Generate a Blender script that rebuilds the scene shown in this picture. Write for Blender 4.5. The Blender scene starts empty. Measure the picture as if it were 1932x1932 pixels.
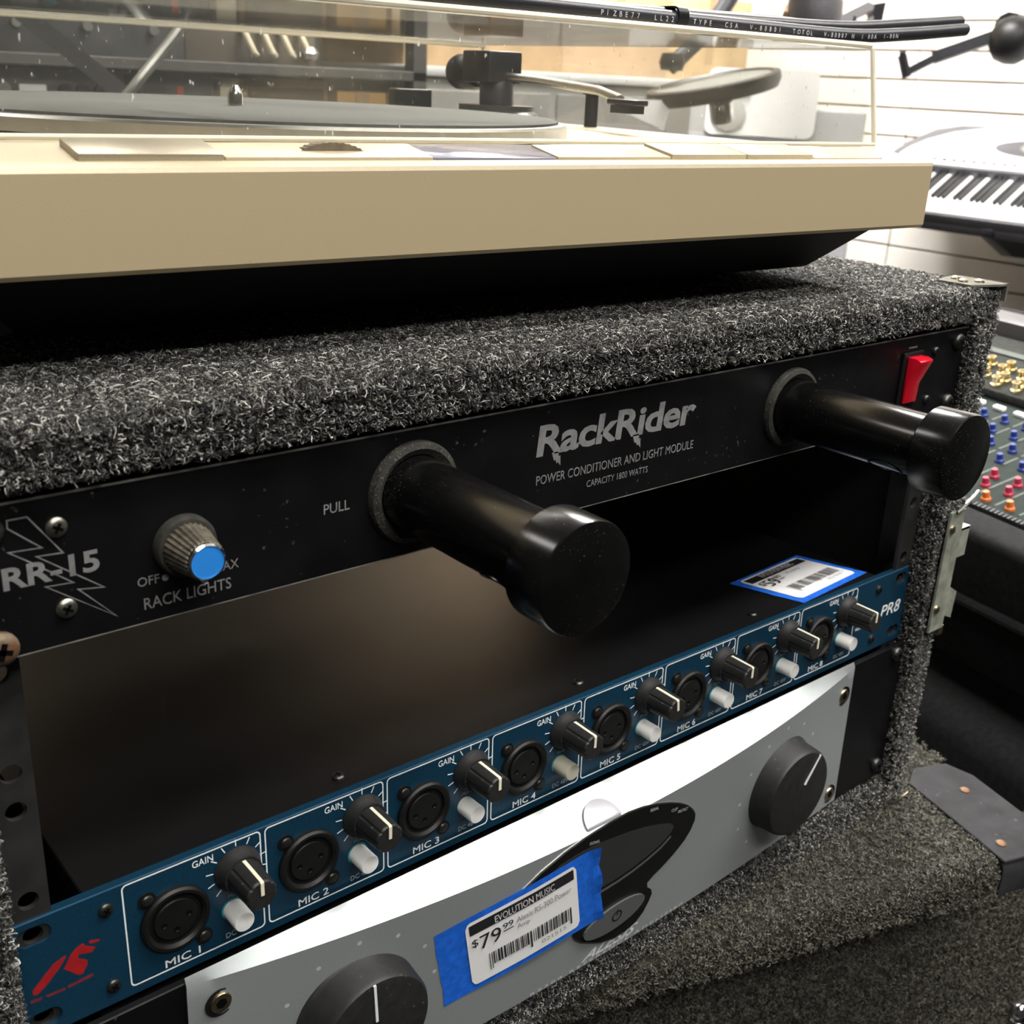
import bpy, bmesh, math, random
from mathutils import Vector, Matrix, Euler
random.seed(7)
PI = math.pi
scn = bpy.context.scene
COL = scn.collection
UP = 1000.0                      # rack origin stands 1000 mm over the floor; all builders below work in mm

# ------------------------------------------------------------------ camera
CAM = Vector((-301.01, -291.49, 262.89))
yaw, pitch, roll = 0.7059, 0.3673, 0.0478
fwd = Vector((math.sin(yaw)*math.cos(pitch), math.cos(yaw)*math.cos(pitch), -math.sin(pitch)))
rt = Vector((math.cos(yaw), -math.sin(yaw), 0)); upv = rt.cross(fwd)
r2 = rt*math.cos(roll) + upv*math.sin(roll); u2 = upv*math.cos(roll) - rt*math.sin(roll)
cd = bpy.data.cameras.new('camera'); cam = bpy.data.objects.new('camera', cd); COL.objects.link(cam)
m = Matrix((r2, u2, -fwd)).transposed().to_4x4()
m.translation = Vector((CAM.x, CAM.y, CAM.z+UP))/1000
cam.matrix_world = m
cd.sensor_width = 36; cd.lens = 2117.8/1932*36; cd.clip_start = 0.01; cd.clip_end = 50
cd.dof.use_dof = True; cd.dof.focus_distance = 0.43; cd.dof.aperture_fstop = 26
scn.camera = cam

# ------------------------------------------------------------------ world, exposure
w = bpy.data.worlds.new('world'); scn.world = w; w.use_nodes = True
w.node_tree.nodes['Background'].inputs[0].default_value = (0.9, 0.95, 1, 1)
w.node_tree.nodes['Background'].inputs[1].default_value = 0.02
scn.view_settings.view_transform = 'Standard'; scn.view_settings.look = 'None'
scn.view_settings.gamma = 1; scn.view_settings.use_curve_mapping = False
scn.view_settings.exposure = 1.0
try:
    scn.cycles.max_bounces = 8; scn.cycles.transparent_max_bounces = 16
    scn.cycles.sample_clamp_indirect = 6
except Exception: pass

# ceiling panels (x, y, half width, half depth, strength); mesh fixtures are built with the ceiling below
PANELS = [(850, -520, 1100, 150, 14), (-350, -1250, 500, 150, 18), (350, 1250, 500, 150, 13), (1250, 1020, 150, 480, 56), (-1000, 900, 150, 500, 6)]

# ------------------------------------------------------------------ materials
MATS = {}
def mat(name, col, rough=0.5, metal=0.0, spec=0.5, noise=0.0, nscale=200, bump=0.0, bscale=400, dust=0.0, dcol=(.5,.48,.42), coat=0.0, emit=None, trans=0.0, ior=1.5, dscale=500, dthr=.64):
    if name in MATS: return MATS[name]
    M = bpy.data.materials.new(name); M.use_nodes = True
    nt = M.node_tree; N = nt.nodes; L = nt.links; b = N['Principled BSDF']
    b.inputs['Base Color'].default_value = (*col, 1); b.inputs['Roughness'].default_value = rough
    b.inputs['Metallic'].default_value = metal; b.inputs['Specular IOR Level'].default_value = spec
    b.inputs['Coat Weight'].default_value = coat; b.inputs['Transmission Weight'].default_value = trans
    b.inputs['IOR'].default_value = ior
    if emit: b.inputs['Emission Color'].default_value = (*emit[0], 1); b.inputs['Emission Strength'].default_value = emit[1]
    tc = N.new('ShaderNodeTexCoord')
    src = None
    if noise > 0:
        n = N.new('ShaderNodeTexNoise'); n.inputs['Scale'].default_value = nscale; n.inputs['Detail'].default_value = 4
        L.new(tc.outputs['Object'], n.inputs['Vector'])
        mr = N.new('ShaderNodeMapRange'); mr.inputs[1].default_value = .3; mr.inputs[2].default_value = .7
        mr.inputs[3].default_value = 1-noise; mr.inputs[4].default_value = 1+noise
        L.new(n.outputs['Fac'], mr.inputs[0])
        mx = N.new('ShaderNodeMix'); mx.data_type = 'RGBA'; mx.blend_type = 'MULTIPLY'; mx.inputs[0].default_value = 1
        mx.inputs[6].default_value = (*col, 1); L.new(mr.outputs[0], mx.inputs[7])
        src = mx.outputs[2]
    if dust > 0:
        n = N.new('ShaderNodeTexNoise'); n.inputs['Scale'].default_value = dscale; n.inputs['Detail'].default_value = 2
        L.new(tc.outputs['Object'], n.inputs['Vector'])
        n2 = N.new('ShaderNodeTexNoise'); n2.inputs['Scale'].default_value = 25; n2.inputs['Detail'].default_value = 3
        L.new(tc.outputs['Object'], n2.inputs['Vector'])
        a = N.new('ShaderNodeMath'); a.operation = 'MULTIPLY_ADD'; a.inputs[1].default_value = .35; L.new(n2.outputs['Fac'], a.inputs[0]); L.new(n.outputs['Fac'], a.inputs[2])
        mr = N.new('ShaderNodeMapRange'); mr.inputs[1].default_value = dthr+.175; mr.inputs[2].default_value = dthr+.255
        mr.inputs[3].default_value = 0; mr.inputs[4].default_value = dust; L.new(a.outputs[0], mr.inputs[0])
        mx = N.new('ShaderNodeMix'); mx.data_type = 'RGBA'; L.new(mr.outputs[0], mx.inputs[0])
        if src: L.new(src, mx.inputs[6])
        else: mx.inputs[6].default_value = (*col, 1)
        mx.inputs[7].default_value = (*dcol, 1); src = mx.outputs[2]
    if src: L.new(src, b.inputs['Base Color'])
    if bump > 0:
        n = N.new('ShaderNodeTexNoise'); n.inputs['Scale'].default_value = bscale; n.inputs['Detail'].default_value = 3
        L.new(tc.outputs['Object'], n.inputs['Vector'])
        bp = N.new('ShaderNodeBump'); bp.inputs['Strength'].default_value = bump; bp.inputs['Distance'].default_value = .0004
        L.new(n.outputs['Fac'], bp.inputs['Height']); L.new(bp.outputs[0], b.inputs['Normal'])
    MATS[name] = M; return M

blk_panel = mat('black painted steel panel', (.004,.004,.0045), .38, spec=.22, noise=.25, nscale=60, bump=.08, bscale=1500, dust=.10, dthr=.72)
blk_gloss = mat('black gloss plastic', (.003,.003,.003), .2, spec=.42, noise=.2, dust=.16, dscale=1700, dthr=.69)
blk_dusty = mat('dusty black rubber', (.022,.021,.017), .75, spec=.3, noise=.4, nscale=300, dust=.18, dscale=1500, dthr=.62)
blk_chassis = mat('black chassis paint', (.0035,.0035,.004), .36, spec=.6, noise=.2, nscale=80, bump=.05, bscale=2500, dust=.05, dthr=.76)
blk_plast = mat('black matte plastic', (.006,.006,.006), .45, spec=.28, noise=.2)
blk_knob = mat('black knob plastic', (.015,.015,.015), .5, spec=.4, noise=.25, nscale=300, dust=.12, dthr=.70)
blk_hole = mat('dark hole', (.002,.002,.002), .9, spec=.05)
blk_inner = mat('black case interior', (.006,.006,.006), .85, spec=.15, noise=.3)
rail_m = mat('black rack rail', (.018,.018,.018), .5, spec=.4, noise=.3, nscale=120, dust=.15, dthr=.70)
screw_m = mat('dull steel screw', (.30,.29,.25), .38, 1.0, noise=.35, nscale=400)
screw_b = mat('blackened screw', (.07,.07,.065), .38, .9, noise=.4, nscale=500)
rust_m = mat('rusty screw', (.17,.125,.08), .6, .6, noise=.5, nscale=250, dust=.7, dcol=(.17,.065,.025), dscale=160, dthr=.52)
brass_m = mat('brassy steel', (.50,.42,.28), .3, 1.0, noise=.25, nscale=400)
zinc_m = mat('zinc plate', (.36,.38,.31), .42, .45, noise=.3, nscale=120, dust=.3, dcol=(.10,.10,.08), dscale=200)
print_grey = mat('grey screen print', (.16,.16,.16), .6, noise=.2, nscale=300)
print_dim = mat('dim grey screen print', (.15,.15,.15), .6, noise=.3, nscale=300)
print_wht = mat('white screen print', (.72,.76,.76), .5)
print_blk = mat('black print', (.012,.012,.013), .6)
print_red = mat('dark red print', (.28,.008,.01), .5, noise=.2)
blue_cap = mat('blue cap plastic', (.02,.20,.62), .45, spec=.3)
red_pl = mat('red translucent plastic', (.62,.004,.02), .25, spec=.5, coat=.4)
blue_pan = mat('blue metallic panel', (.004,.036,.072), .38, .25, spec=.5, noise=.18, nscale=900, coat=.35)
wht_btn = mat('white button plastic', (.93,.93,.90), .35, spec=.4)
wht_btn_y = mat('yellowed button plastic', (.58,.55,.44), .4, spec=.4)
cream_ptr = mat('cream pointer', (.75,.70,.55), .45)
silver_al = mat('silver metallic lacquer', (.40,.43,.435), .38, .5, spec=.5, noise=.06, nscale=2500, coat=.1)
grey_plast = mat('grey plastic', (.12,.13,.13), .4, .3)
smoke_pl = mat('smoked display', (.03,.032,.03), .22, spec=.4)
tape_b = mat('blue masking tape', (.012,.12,.60), .6, spec=.25, noise=.2, nscale=300, bump=.25, bscale=900)
paper_w = mat('white label paper', (.80,.80,.80), .45, spec=.4)
cream_al = mat('champagne lacquer', (.58,.475,.30), .42, .45, spec=.4, noise=.05, nscale=2500, dust=.25, dcol=(.2,.15,.08), dscale=180, dthr=.78)
cream_top = mat('cream deck lacquer', (.47,.405,.285), .42, .3, spec=.4, noise=.05, nscale=1500)
cream_dk = mat('bronze button lacquer', (.36,.32,.24), .35, .6, noise=.06, nscale=1500)
lens_b = mat('grey violet window', (.20,.20,.26), .15, .2, spec=.6)
blk_base = mat('black textured base', (.010,.010,.011), .6, spec=.3, bump=.3, bscale=900)
mat_rub = mat('grey rubber platter mat', (.085,.085,.08), .75, spec=.3, noise=.15, nscale=500)
chrome = mat('chrome', (.75,.75,.75), .16, 1.0)
steel_sat = mat('satin steel', (.62,.61,.58), .3, 1.0, noise=.05)
cable_m = mat('black cable jacket', (.016,.016,.02), .38, spec=.5, noise=.2, nscale=100)
wall_wht = mat('white slat board', (.82,.79,.74), .45, spec=.4, noise=.03, nscale=6)
wall_grv = mat('brown groove board', (.30,.20,.10), .8)
wall_tan = mat('tan painted board', (.42,.33,.23), .8, noise=.12, nscale=8)
wall_dk = mat('dark grey paint', (.028,.028,.028), .85, noise=.2, nscale=6)
ceil_m = mat('off white ceiling tile', (.55,.54,.50), .9, noise=.1, nscale=20)
floor_m = mat('dark carpet tile floor', (.014,.0135,.013), .9, spec=.1, noise=.25, nscale=5)
key_w = mat('white keys', (.82,.82,.80), .35)
key_b = mat('black keys', (.02,.02,.022), .35)
kb_sil = mat('silver keyboard body', (.12,.12,.14), .4, .3, noise=.03)
kb_lt = mat('light keyboard panel', (.90,.90,.91), .4, .1)
kb_dark = mat('dark keyboard underside', (.05,.05,.055), .5)
lcd = mat('keyboard display', (.45,.47,.42), .2, spec=.5, noise=.4, nscale=30)
blk_metal = mat('black bracket metal', (.012,.012,.015), .4, .3, noise=.2, nscale=60)
cardb = mat('brown cardboard', (.40,.27,.15), .85, noise=.12, nscale=20)
cardb_l = mat('pale cardboard', (.50,.36,.20), .85, noise=.12, nscale=20)
wood_br = mat('brown wood', (.22,.14,.08), .6, noise=.3, nscale=15)
grey_box = mat('grey cabinet', (.17,.165,.155), .6, noise=.1, nscale=10)
shelf_b = mat('black shelf', (.035,.033,.03), .6, noise=.2, nscale=20)
gear_b = mat('black gear', (.02,.02,.02), .5, noise=.3, nscale=20)
rub_grey = mat('grey drum rubber', (.11,.11,.10), .6, noise=.05)
mix_pan = mat('grey green mixer panel', (.026,.034,.030), .85, 0, spec=.12, noise=.12, nscale=120)
gold_m = mat('gold jack', (.85,.72,.42), .25, 1.0)
kn_blue = mat('blue mixer cap', (.01,.03,.22), .4)
kn_red = mat('rose mixer cap', (.38,.02,.06), .4)
kn_or = mat('orange mixer cap', (.6,.15,.03), .4)
kn_grey = mat('grey mixer knob', (.09,.10,.09), .7, spec=.2)
bag_f = mat('black woven bag', (.010,.010,.011), .85, spec=.2, noise=.4, nscale=200, bump=.3, bscale=700)
guard = mat('scuffed grey corner guard', (.024,.024,.026), .7, .0, spec=.15, noise=.35, nscale=60, dust=.3, dcol=(.14,.14,.14), dscale=250, dthr=.70)
emit_w = mat('lit diffuser', (.9,.9,.9), .5, emit=((1,.985,.95), 20))
red_box = mat('red box', (.35,.05,.03), .6)
cream_box = mat('cream box', (.50,.45,.33), .7)
teal_pl = mat('teal plastic', (.02,.35,.38), .5)
navy_pl = mat('dark blue cloth', (.025,.04,.10), .7, noise=.3, nscale=60)

def carpet_base(name, lo, hi, sc):
    M = bpy.data.materials.new(name); M.use_nodes = True; nt = M.node_tree; N = nt.nodes; L = nt.links; b = N['Principled BSDF']
    b.inputs['Roughness'].default_value = .95; b.inputs['Specular IOR Level'].default_value = .1
    tc = N.new('ShaderNodeTexCoord'); n = N.new('ShaderNodeTexNoise'); n.inputs['Scale'].default_value = sc; n.inputs['Detail'].default_value = 5; n.inputs['Roughness'].default_value = .7
    L.new(tc.outputs['Object'], n.inputs['Vector'])
    r = N.new('ShaderNodeValToRGB'); r.color_ramp.elements[0].position = .38; r.color_ramp.elements[1].position = .68
    r.color_ramp.elements[0].color = (*lo, 1); r.color_ramp.elements[1].color = (*hi, 1)
    L.new(n.outputs['Fac'], r.inputs[0]); L.new(r.outputs[0], b.inputs['Base Color'])
    bp = N.new('ShaderNodeBump'); bp.inputs['Strength'].default_value = 1; bp.inputs['Distance'].default_value = .002
    L.new(n.outputs['Fac'], bp.inputs['Height']); L.new(bp.outputs[0], b.inputs['Normal'])
    return M
carp_a = carpet_base('charcoal case carpet', (.008,.008,.007), (.05,.05,.045), 420)
carp_b = carpet_base('grey brown trunk carpet', (.010,.010,.008), (.075,.07,.055), 330)

def fibre_mat(name, cols):
    M = bpy.data.materials.new(name); M.use_nodes = True; nt = M.node_tree; N = nt.nodes; L = nt.links; b = N['Principled BSDF']
    b.inputs['Roughness'].default_value = .6; b.inputs['Specular IOR Level'].default_value = .3
    at = N.new('ShaderNodeAttribute'); at.attribute_name = 'tone'
    oi = N.new('ShaderNodeObjectInfo')
    a = N.new('ShaderNodeMath'); a.operation = 'ADD'; L.new(at.outputs['Fac'], a.inputs[0]); L.new(oi.outputs['Random'], a.inputs[1])
    f = N.new('ShaderNodeMath'); f.operation = 'FRACT'; L.new(a.outputs[0], f.inputs[0])
    r = N.new('ShaderNodeValToRGB'); r.color_ramp.interpolation = 'LINEAR'
    e = r.color_ramp.elements
    e[0].position = cols[0][0]; e[0].color = (*cols[0][1], 1); e[1].position = cols[-1][0]; e[1].color = (*cols[-1][1], 1)
    for p, c in cols[1:-1]:
        x = e.new(p); x.color = (*c, 1)
    L.new(f.outputs[0], r.inputs[0]); L.new(r.outputs[0], b.inputs['Base Color'])
    return M
fib_a = fibre_mat('charcoal carpet fibre', [(0,(.008,.008,.008)), (.4,(.028,.028,.026)), (.7,(.11,.11,.104)), (.9,(.34,.335,.31)), (1,(.80,.78,.72))])
fib_b = fibre_mat('grey brown carpet fibre', [(0,(.014,.014,.012)), (.4,(.05,.048,.04)), (.8,(.16,.155,.125)), (1,(.32,.31,.25))])

def acrylic():
    M = bpy.data.materials.new('clear acrylic'); M.use_nodes = True; nt = M.node_tree; N = nt.nodes; L = nt.links
    out = N['Material Output']; N.remove(N['Principled BSDF'])
    tr = N.new('ShaderNodeBsdfTransparent'); tr.inputs[0].default_value = (.95,.95,.935,1)
    gl = N.new('ShaderNodeBsdfGlossy'); gl.inputs['Roughness'].default_value = .04
    df = N.new('ShaderNodeBsdfDiffuse'); df.inputs[0].default_value = (.75,.74,.7,1)
    fr = N.new('ShaderNodeFresnel'); geo = N.new('ShaderNodeNewGeometry'); mi = N.new('ShaderNodeMapRange'); mi.inputs[3].default_value = 1.45; mi.inputs[4].default_value = 1/1.45; L.new(geo.outputs['Backfacing'], mi.inputs[0]); L.new(mi.outputs[0], fr.inputs[0])
    m1 = N.new('ShaderNodeMixShader'); L.new(fr.outputs[0], m1.inputs[0]); L.new(tr.outputs[0], m1.inputs[1]); L.new(gl.outputs[0], m1.inputs[2])
    # dust specks and faint wipe marks lying on the plastic
    tc = N.new('ShaderNodeTexCoord'); n = N.new('ShaderNodeTexNoise'); n.inputs['Scale'].default_value = 700; n.inputs['Detail'].default_value = 1
    mp = N.new('ShaderNodeMapping'); mp.inputs['Scale'].default_value = (1,1,.35); L.new(tc.outputs['Object'], mp.inputs[0]); L.new(mp.outputs[0], n.inputs['Vector'])
    mr = N.new('ShaderNodeMapRange'); mr.inputs[1].default_value = .74; mr.inputs[2].default_value = .80; mr.inputs[3].default_value = .012; mr.inputs[4].default_value = .4
    L.new(n.outputs['Fac'], mr.inputs[0])
    m2 = N.new('ShaderNodeMixShader'); L.new(mr.outputs[0], m2.inputs[0]); L.new(m1.outputs[0], m2.inputs[1]); L.new(df.outputs[0], m2.inputs[2])
    L.new(m2.outputs[0], out.inputs[0]); return M
acr = acrylic()
acr_highlight = mat('acrylic edge highlight', (.86,.82,.70), .25, spec=.5, trans=.3, ior=1.15)  # pale colour carries the reflections along the dust cover edges

# ------------------------------------------------------------------ object helpers
def link(o, parent=None):
    COL.objects.link(o)
    if parent is not None: o.parent = parent
    return o
def thing(name, label, cat, loc=(0,0,0), rot=(0,0,0), group=None):
    o = bpy.data.objects.new(name, None); o.empty_display_size = .02; COL.objects.link(o)
    o.location = Vector((loc[0], loc[1], loc[2]+UP))/1000; o.rotation_euler = rot
    o['label'] = label; o['category'] = cat
    if group: o['group'] = group
    return o
def tag(o, label, cat, group=None):
    o['label'] = label; o['category'] = cat
    if group: o['group'] = group
    return o
class MB:
    def __init__(s, off=(0,0,0)): s.bm = bmesh.new(); s.off = Vector(off)
    def _v(s, p): return s.bm.verts.new((Vector(p)+s.off)/1000)
    def face(s, pts):
        try: return s.bm.faces.new([s._v(p) for p in pts])
        except ValueError: pass
    def box(s, x0,x1,y0,y1,z0,z1, M=None):
        c = [(x,y,z) for x in (x0,x1) for y in (y0,y1) for z in (z0,z1)]
        if M is not None: c = [M @ Vector(p) for p in c]
        v = [s._v(p) for p in c]
        for f in ((0,1,3,2),(4,6,7,5),(0,4,5,1),(2,3,7,6),(0,2,6,4),(1,5,7,3)): s.bm.faces.new([v[i] for i in f])
        return s
    def lathe(s, prof, c=(0,0,0), ax='y-', n=28, M=None, closed=False):
        """prof: (radius, height) pairs along the axis; ax 'y-' grows toward the viewer of a front panel, 'z' upward"""
        rings = []
        c = Vector(c)
        for r, h in prof:
            ring = []
            for k in range(n):
                a = 2*PI*k/n
                if ax == 'y-': p = Vector((r*math.cos(a), -h, r*math.sin(a)))
                elif ax == 'z': p = Vector((r*math.cos(a), r*math.sin(a), h))
                else: p = Vector((h, r*math.cos(a), r*math.sin(a)))
                if M is not None: p = M @ p
                ring.append(s._v(p+c))
            rings.append(ring)
        for i in range(len(rings)-1):
            for k in range(n):
                s.bm.faces.new((rings[i][k], rings[i][(k+1)%n], rings[i+1][(k+1)%n], rings[i+1][k]))
        if not closed:
            if prof[0][0] > 1e-6: s.bm.faces.new(rings[0])
            if prof[-1][0] > 1e-6: s.bm.faces.new(rings[-1])
        else:
            for k in range(n): s.bm.faces.new((rings[-1][k], rings[-1][(k+1)%n], rings[0][(k+1)%n], rings[0][k]))
        return s
    def tube(s, pts, r, n=8, cap=True, radii=None):
        pts = [Vector(p) for p in pts]; rings = []
        prev = None
        for i, p in enumerate(pts):
            t = (pts[min(i+1,len(pts)-1)] - pts[max(i-1,0)]).normalized()
            if prev is None:
                a = t.orthogonal().normalized()
            else:
                a = (prev - t*prev.dot(t)).normalized()
            prev = a; b = t.cross(a); rr = radii[i] if radii else r
            rings.append([s._v(p + (a*math.cos(2*PI*k/n) + b*math.sin(2*PI*k/n))*rr) for k in range(n)])
        for i in range(len(rings)-1):
            for k in range(n): s.bm.faces.new((rings[i][k], rings[i][(k+1)%n], rings[i+1][(k+1)%n], rings[i+1][k]))
        if cap: s.bm.faces.new(rings[0]); s.bm.faces.new(rings[-1])
        return s
    def prism(s, poly, h0, h1, plane='xz', M=None):
        """poly of 2-D points; plane xz extrudes along y, xy along z, yz along x"""
        def mk(p, h):
            q = {'xz': (p[0],h,p[1]), 'xy': (p[0],p[1],h), 'yz': (h,p[0],p[1])}[plane]
            return (M @ Vector(q)) if M is not None else q
        a = [s._v(mk(p,h0)) for p in poly]; b = [s._v(mk(p,h1)) for p in poly]; n = len(poly)
        s.bm.faces.new(a); s.bm.faces.new(b)
        for k in range(n): s.bm.faces.new((a[k], a[(k+1)%n], b[(k+1)%n], b[k]))
        return s
    def bevel(s, w, seg=2, ang=.6):
        bmesh.ops.recalc_face_normals(s.bm, faces=s.bm.faces)
        e = [e for e in s.bm.edges if len(e.link_faces) == 2 and e.calc_face_angle(0) > ang]
        bmesh.ops.bevel(s.bm, geom=e, offset=w/1000, segments=seg, affect='EDGES', profile=.5)
        return s
    def build(s, name, m, parent=None, smooth=False, loc=None):
        bmesh.ops.recalc_face_normals(s.bm, faces=s.bm.faces)
        me = bpy.data.meshes.new(name); s.bm.to_mesh(me); s.bm.free()
        if smooth:
            for p in me.polygons: p.use_smooth = True
            try: me.set_sharp_from_angle(angle=math.radians(35))
            except Exception: pass
        me.materials.append(m)
        o = bpy.data.objects.new(name, me); link(o, parent)
        if parent is None and loc is None: o.location = (0,0,0)
        if loc is not None: o.location = Vector(loc)/1000
        return o
def top(mb, name, m, base, label, cat, group=None, smooth=False, kind=None):
    """one-mesh thing whose origin sits at base (mm)"""
    mb2 = mb; o = None
    bmesh.ops.translate(mb.bm, verts=mb.bm.verts, vec=-Vector(base)/1000)
    o = mb.build(name, m, None, smooth)
    o.location = Vector((base[0],base[1],base[2]+UP))/1000
    if kind: o['kind'] = kind
    if label: tag(o, label, cat, group)
    return o
def share(src, parent, loc, rot=None, mat_=None, scale=None):
    o = src.copy(); link(o, parent); o.location = Vector(loc)/1000
    if rot: o.rotation_euler = rot
    if scale: o.scale = scale
    if mat_:
        o.material_slots[0].link = 'OBJECT'; o.material_slots[0].material = mat_
    return o
def rrect(x0,x1,z0,z1,r,n=5):
    P = []
    for cx,cz,a0 in ((x1-r,z1-r,0),(x0+r,z1-r,PI/2),(x0+r,z0+r,PI),(x1-r,z0+r,3*PI/2)):
        for k in range(n+1):
            a = a0+PI/2*k/n; P.append((cx+r*math.cos(a), cz+r*math.sin(a)))
    return P
def circ(cx,cz,r,n=20,ry=None,rot=0):
    ry = ry or r; c,s = math.cos(rot), math.sin(rot)
    return [(cx+r*math.cos(2*PI*k/n)*c-ry*math.sin(2*PI*k/n)*s, cz+r*math.cos(2*PI*k/n)*s+ry*math.sin(2*PI*k/n)*c) for k in range(n)]
def flat_mesh(outlines, thick):
    """2-D outlines (first outer, others holes) filled and given thickness, through a curve"""
    cu = bpy.data.curves.new('tmp','CURVE'); cu.dimensions = '2D'; cu.fill_mode = 'BOTH'; cu.extrude = thick/2000
    for P in outlines:
        sp = cu.splines.new('POLY'); sp.points.add(len(P)-1); sp.use_cyclic_u = True
        for q, p in zip(sp.points, P): q.co = (p[0]/1000, p[1]/1000, 0, 1)
    o = bpy.data.objects.new('tmp', cu); COL.objects.link(o)
    bpy.context.view_layer.update()
    me = bpy.data.meshes.new_from_object(o.evaluated_get(bpy.context.evaluated_depsgraph_get()))
    bpy.data.objects.remove(o); bpy.data.curves.remove(cu); me.materials.clear(); return me
def text_mesh(s, bold=0.0, extrude=.03, shear=0.0, space=1.0):
    fat = 0
    if 'M' in s and bold: fat, bold = bold, 0
    cu = bpy.data.curves.new('tmp','FONT'); cu.body = s; cu.size = .01; cu.offset = bold/1000; cu.extrude = extrude/1000
    cu.shear = shear; cu.resolution_u = 3; cu.space_character = space
    o = bpy.data.objects.new('tmp', cu); COL.objects.link(o); bpy.context.view_layer.update()
    me = bpy.data.meshes.new_from_object(o.evaluated_get(bpy.context.evaluated_depsgraph_get()))
    bpy.data.objects.remove(o); bpy.data.curves.remove(cu); me.materials.clear()
    if fat:
        b = bmesh.new()
        for q_, (dx, dy) in enumerate(((0,0),(fat*1.6,0),(-fat*1.6,0),(0,fat),(0,-fat))):
            k = len(b.verts); b.from_mesh(me); b.verts.ensure_lookup_table()
            for v in b.verts[k:]: v.co.x += dx/1000; v.co.y += dy/1000; v.co.z += q_*.000008
        b.to_mesh(me); b.free()
    return me
def put_mesh(me, fn, name, m, parent, loc=None):
    """move each vertex (mm) through fn and link"""
    for v in me.vertices: v.co = Vector(fn(v.co*1000))/1000
    me.materials.append(m); o = bpy.data.objects.new(name, me); link(o, parent)
    if loc is not None: o.location = Vector(loc)/1000
    return o
def plate(outlines, y, thick, name, m, parent, bev=0):
    me = flat_mesh(outlines, thick)          # front face at y, body behind
    return put_mesh(me, lambda c: (c.x, y+thick/2-c.z, c.y), name, m, parent)
def text(s, x0, x1, z0, z1, y, m, parent, bold=0.0, shear=0.0, name='lettering', fn=None, space=1.0):
    """lettering fitted in the box x0..x1, z0..z1 at depth y (or through fn(u,v,h))"""
    me = text_mesh(s, bold, .03, shear, space)
    xs = [v.co.x for v in me.vertices]; ys = [v.co.y for v in me.vertices]
    ax, bx, ay, by = min(xs), max(xs), min(ys), max(ys)
    if fn is None: fn = lambda X, Z, h: (X, y-.03+h, Z)
    def f(c):
        u = (c.x/1000-ax)/(bx-ax); v = (c.y/1000-ay)/(by-ay)
        return fn(x0+(x1-x0)*u, z0+(z1-z0)*v, -c.z)
    return put_mesh(me, f, name, m, parent)
def strip(pts, wd, y, name, m, parent, close=False, th=.06, fn=None):
    """flat line of width wd through 2-D points on a front panel"""
    mb = MB(); P = [Vector(p) for p in pts]; n = len(P)
    L, R = [], []
    for i in range(n):
        a = P[(i-1)%n] if (close or i > 0) else P[i]; b = P[(i+1)%n] if (close or i < n-1) else P[i]
        d1 = (P[i]-a); d2 = (b-P[i])
        d1 = d1.normalized() if d1.length > 0 else d2.normalized(); d2 = d2.normalized() if d2.length > 0 else d1
        n1 = Vector((-d1.y,d1.x)); n2 = Vector((-d2.y,d2.x)); mm = (n1+n2)
        mm = mm.normalized() if mm.length > .05 else n1
        k = wd/2/max(.35, mm.dot(n1))
        L.append(P[i]+mm*k); R.append(P[i]-mm*k)
    for i in range(n if close else n-1):
        j = (i+1)%n
        q = [L[i],L[j],R[j],R[i]]
        if fn: mb.face([fn(p.x,p.y) for p in q])
        else: mb.face([(p.x,y-th,p.y) for p in q])
    return mb.build(name, m, parent)
def copy_tree(o, parent=None):
    c = o.copy(); COL.objects.link(c); c.parent = parent
    for ch in o.children: copy_tree(ch, c)
    return c
def screw_head(r=3.5, h=1.8, cross=True, n=16, m=None, name='screw'):
    mb = MB()
    mb.lathe([(r,0),(r,h*.45),(r*.8,h*.85),(r*.55,h),(r*.5,h),(r*.42,h*.35),(0,h*.3)], n=n)
    o = mb.build(name, m or screw_m, None, True)
    return o
PROTO = []
def proto_mesh(mb, name, m, smooth=True):
    bmesh.ops.recalc_face_normals(mb.bm, faces=mb.bm.faces)
    me = bpy.data.meshes.new(name); mb.bm.to_mesh(me); mb.bm.free()
    if smooth:
        for p in me.polygons: p.use_smooth = True
        me.set_sharp_from_angle(angle=math.radians(35))
    me.materials.append(m); return me
def inst(me, name, parent, loc, rot=None, scale=None, m=None):
    o = bpy.data.objects.new(name, me); link(o, parent); o.location = Vector(loc)/1000
    if rot: o.rotation_euler = rot
    if scale: o.scale = scale
    if m: o.material_slots[0].link = 'OBJECT'; o.material_slots[0].material = m
    return o
def screw_mesh(r, h, m, name='screw', hexa=False):
    mb = MB()
    if hexa: mb.lathe([(r,0),(r,h*.6),(r*.9,h)], n=18)
    else: mb.lathe([(r,0),(r,h*.4),(r*.82,h*.8),(r*.5,h)], n=18)
    # recessed drive: a dark cross or hexagon sunk in the head
    return proto_mesh(mb, name, m)
def drive_mesh(r, h, hexa=False):
    mb = MB()
    if hexa: mb.lathe([(r*.5,h+.03),(r*.5,h+.05)], n=6)
    else:
        for a in (0, PI/2):
            M = Matrix.Rotation(a, 3, 'Y'); mb.box(-r*.52, r*.52, -h-.06, -h+.1, -r*.16, r*.16, M)
    return proto_mesh(mb, 'screw_drive', blk_hole, False)
def add_screw(parent, loc, sm, dm, rot=0, name='screw', m=None):
    s = inst(sm, name, parent, loc, (0,rot,0), m=m); inst(dm, 'drive_recess', s, (0,0,0)); return s

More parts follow.
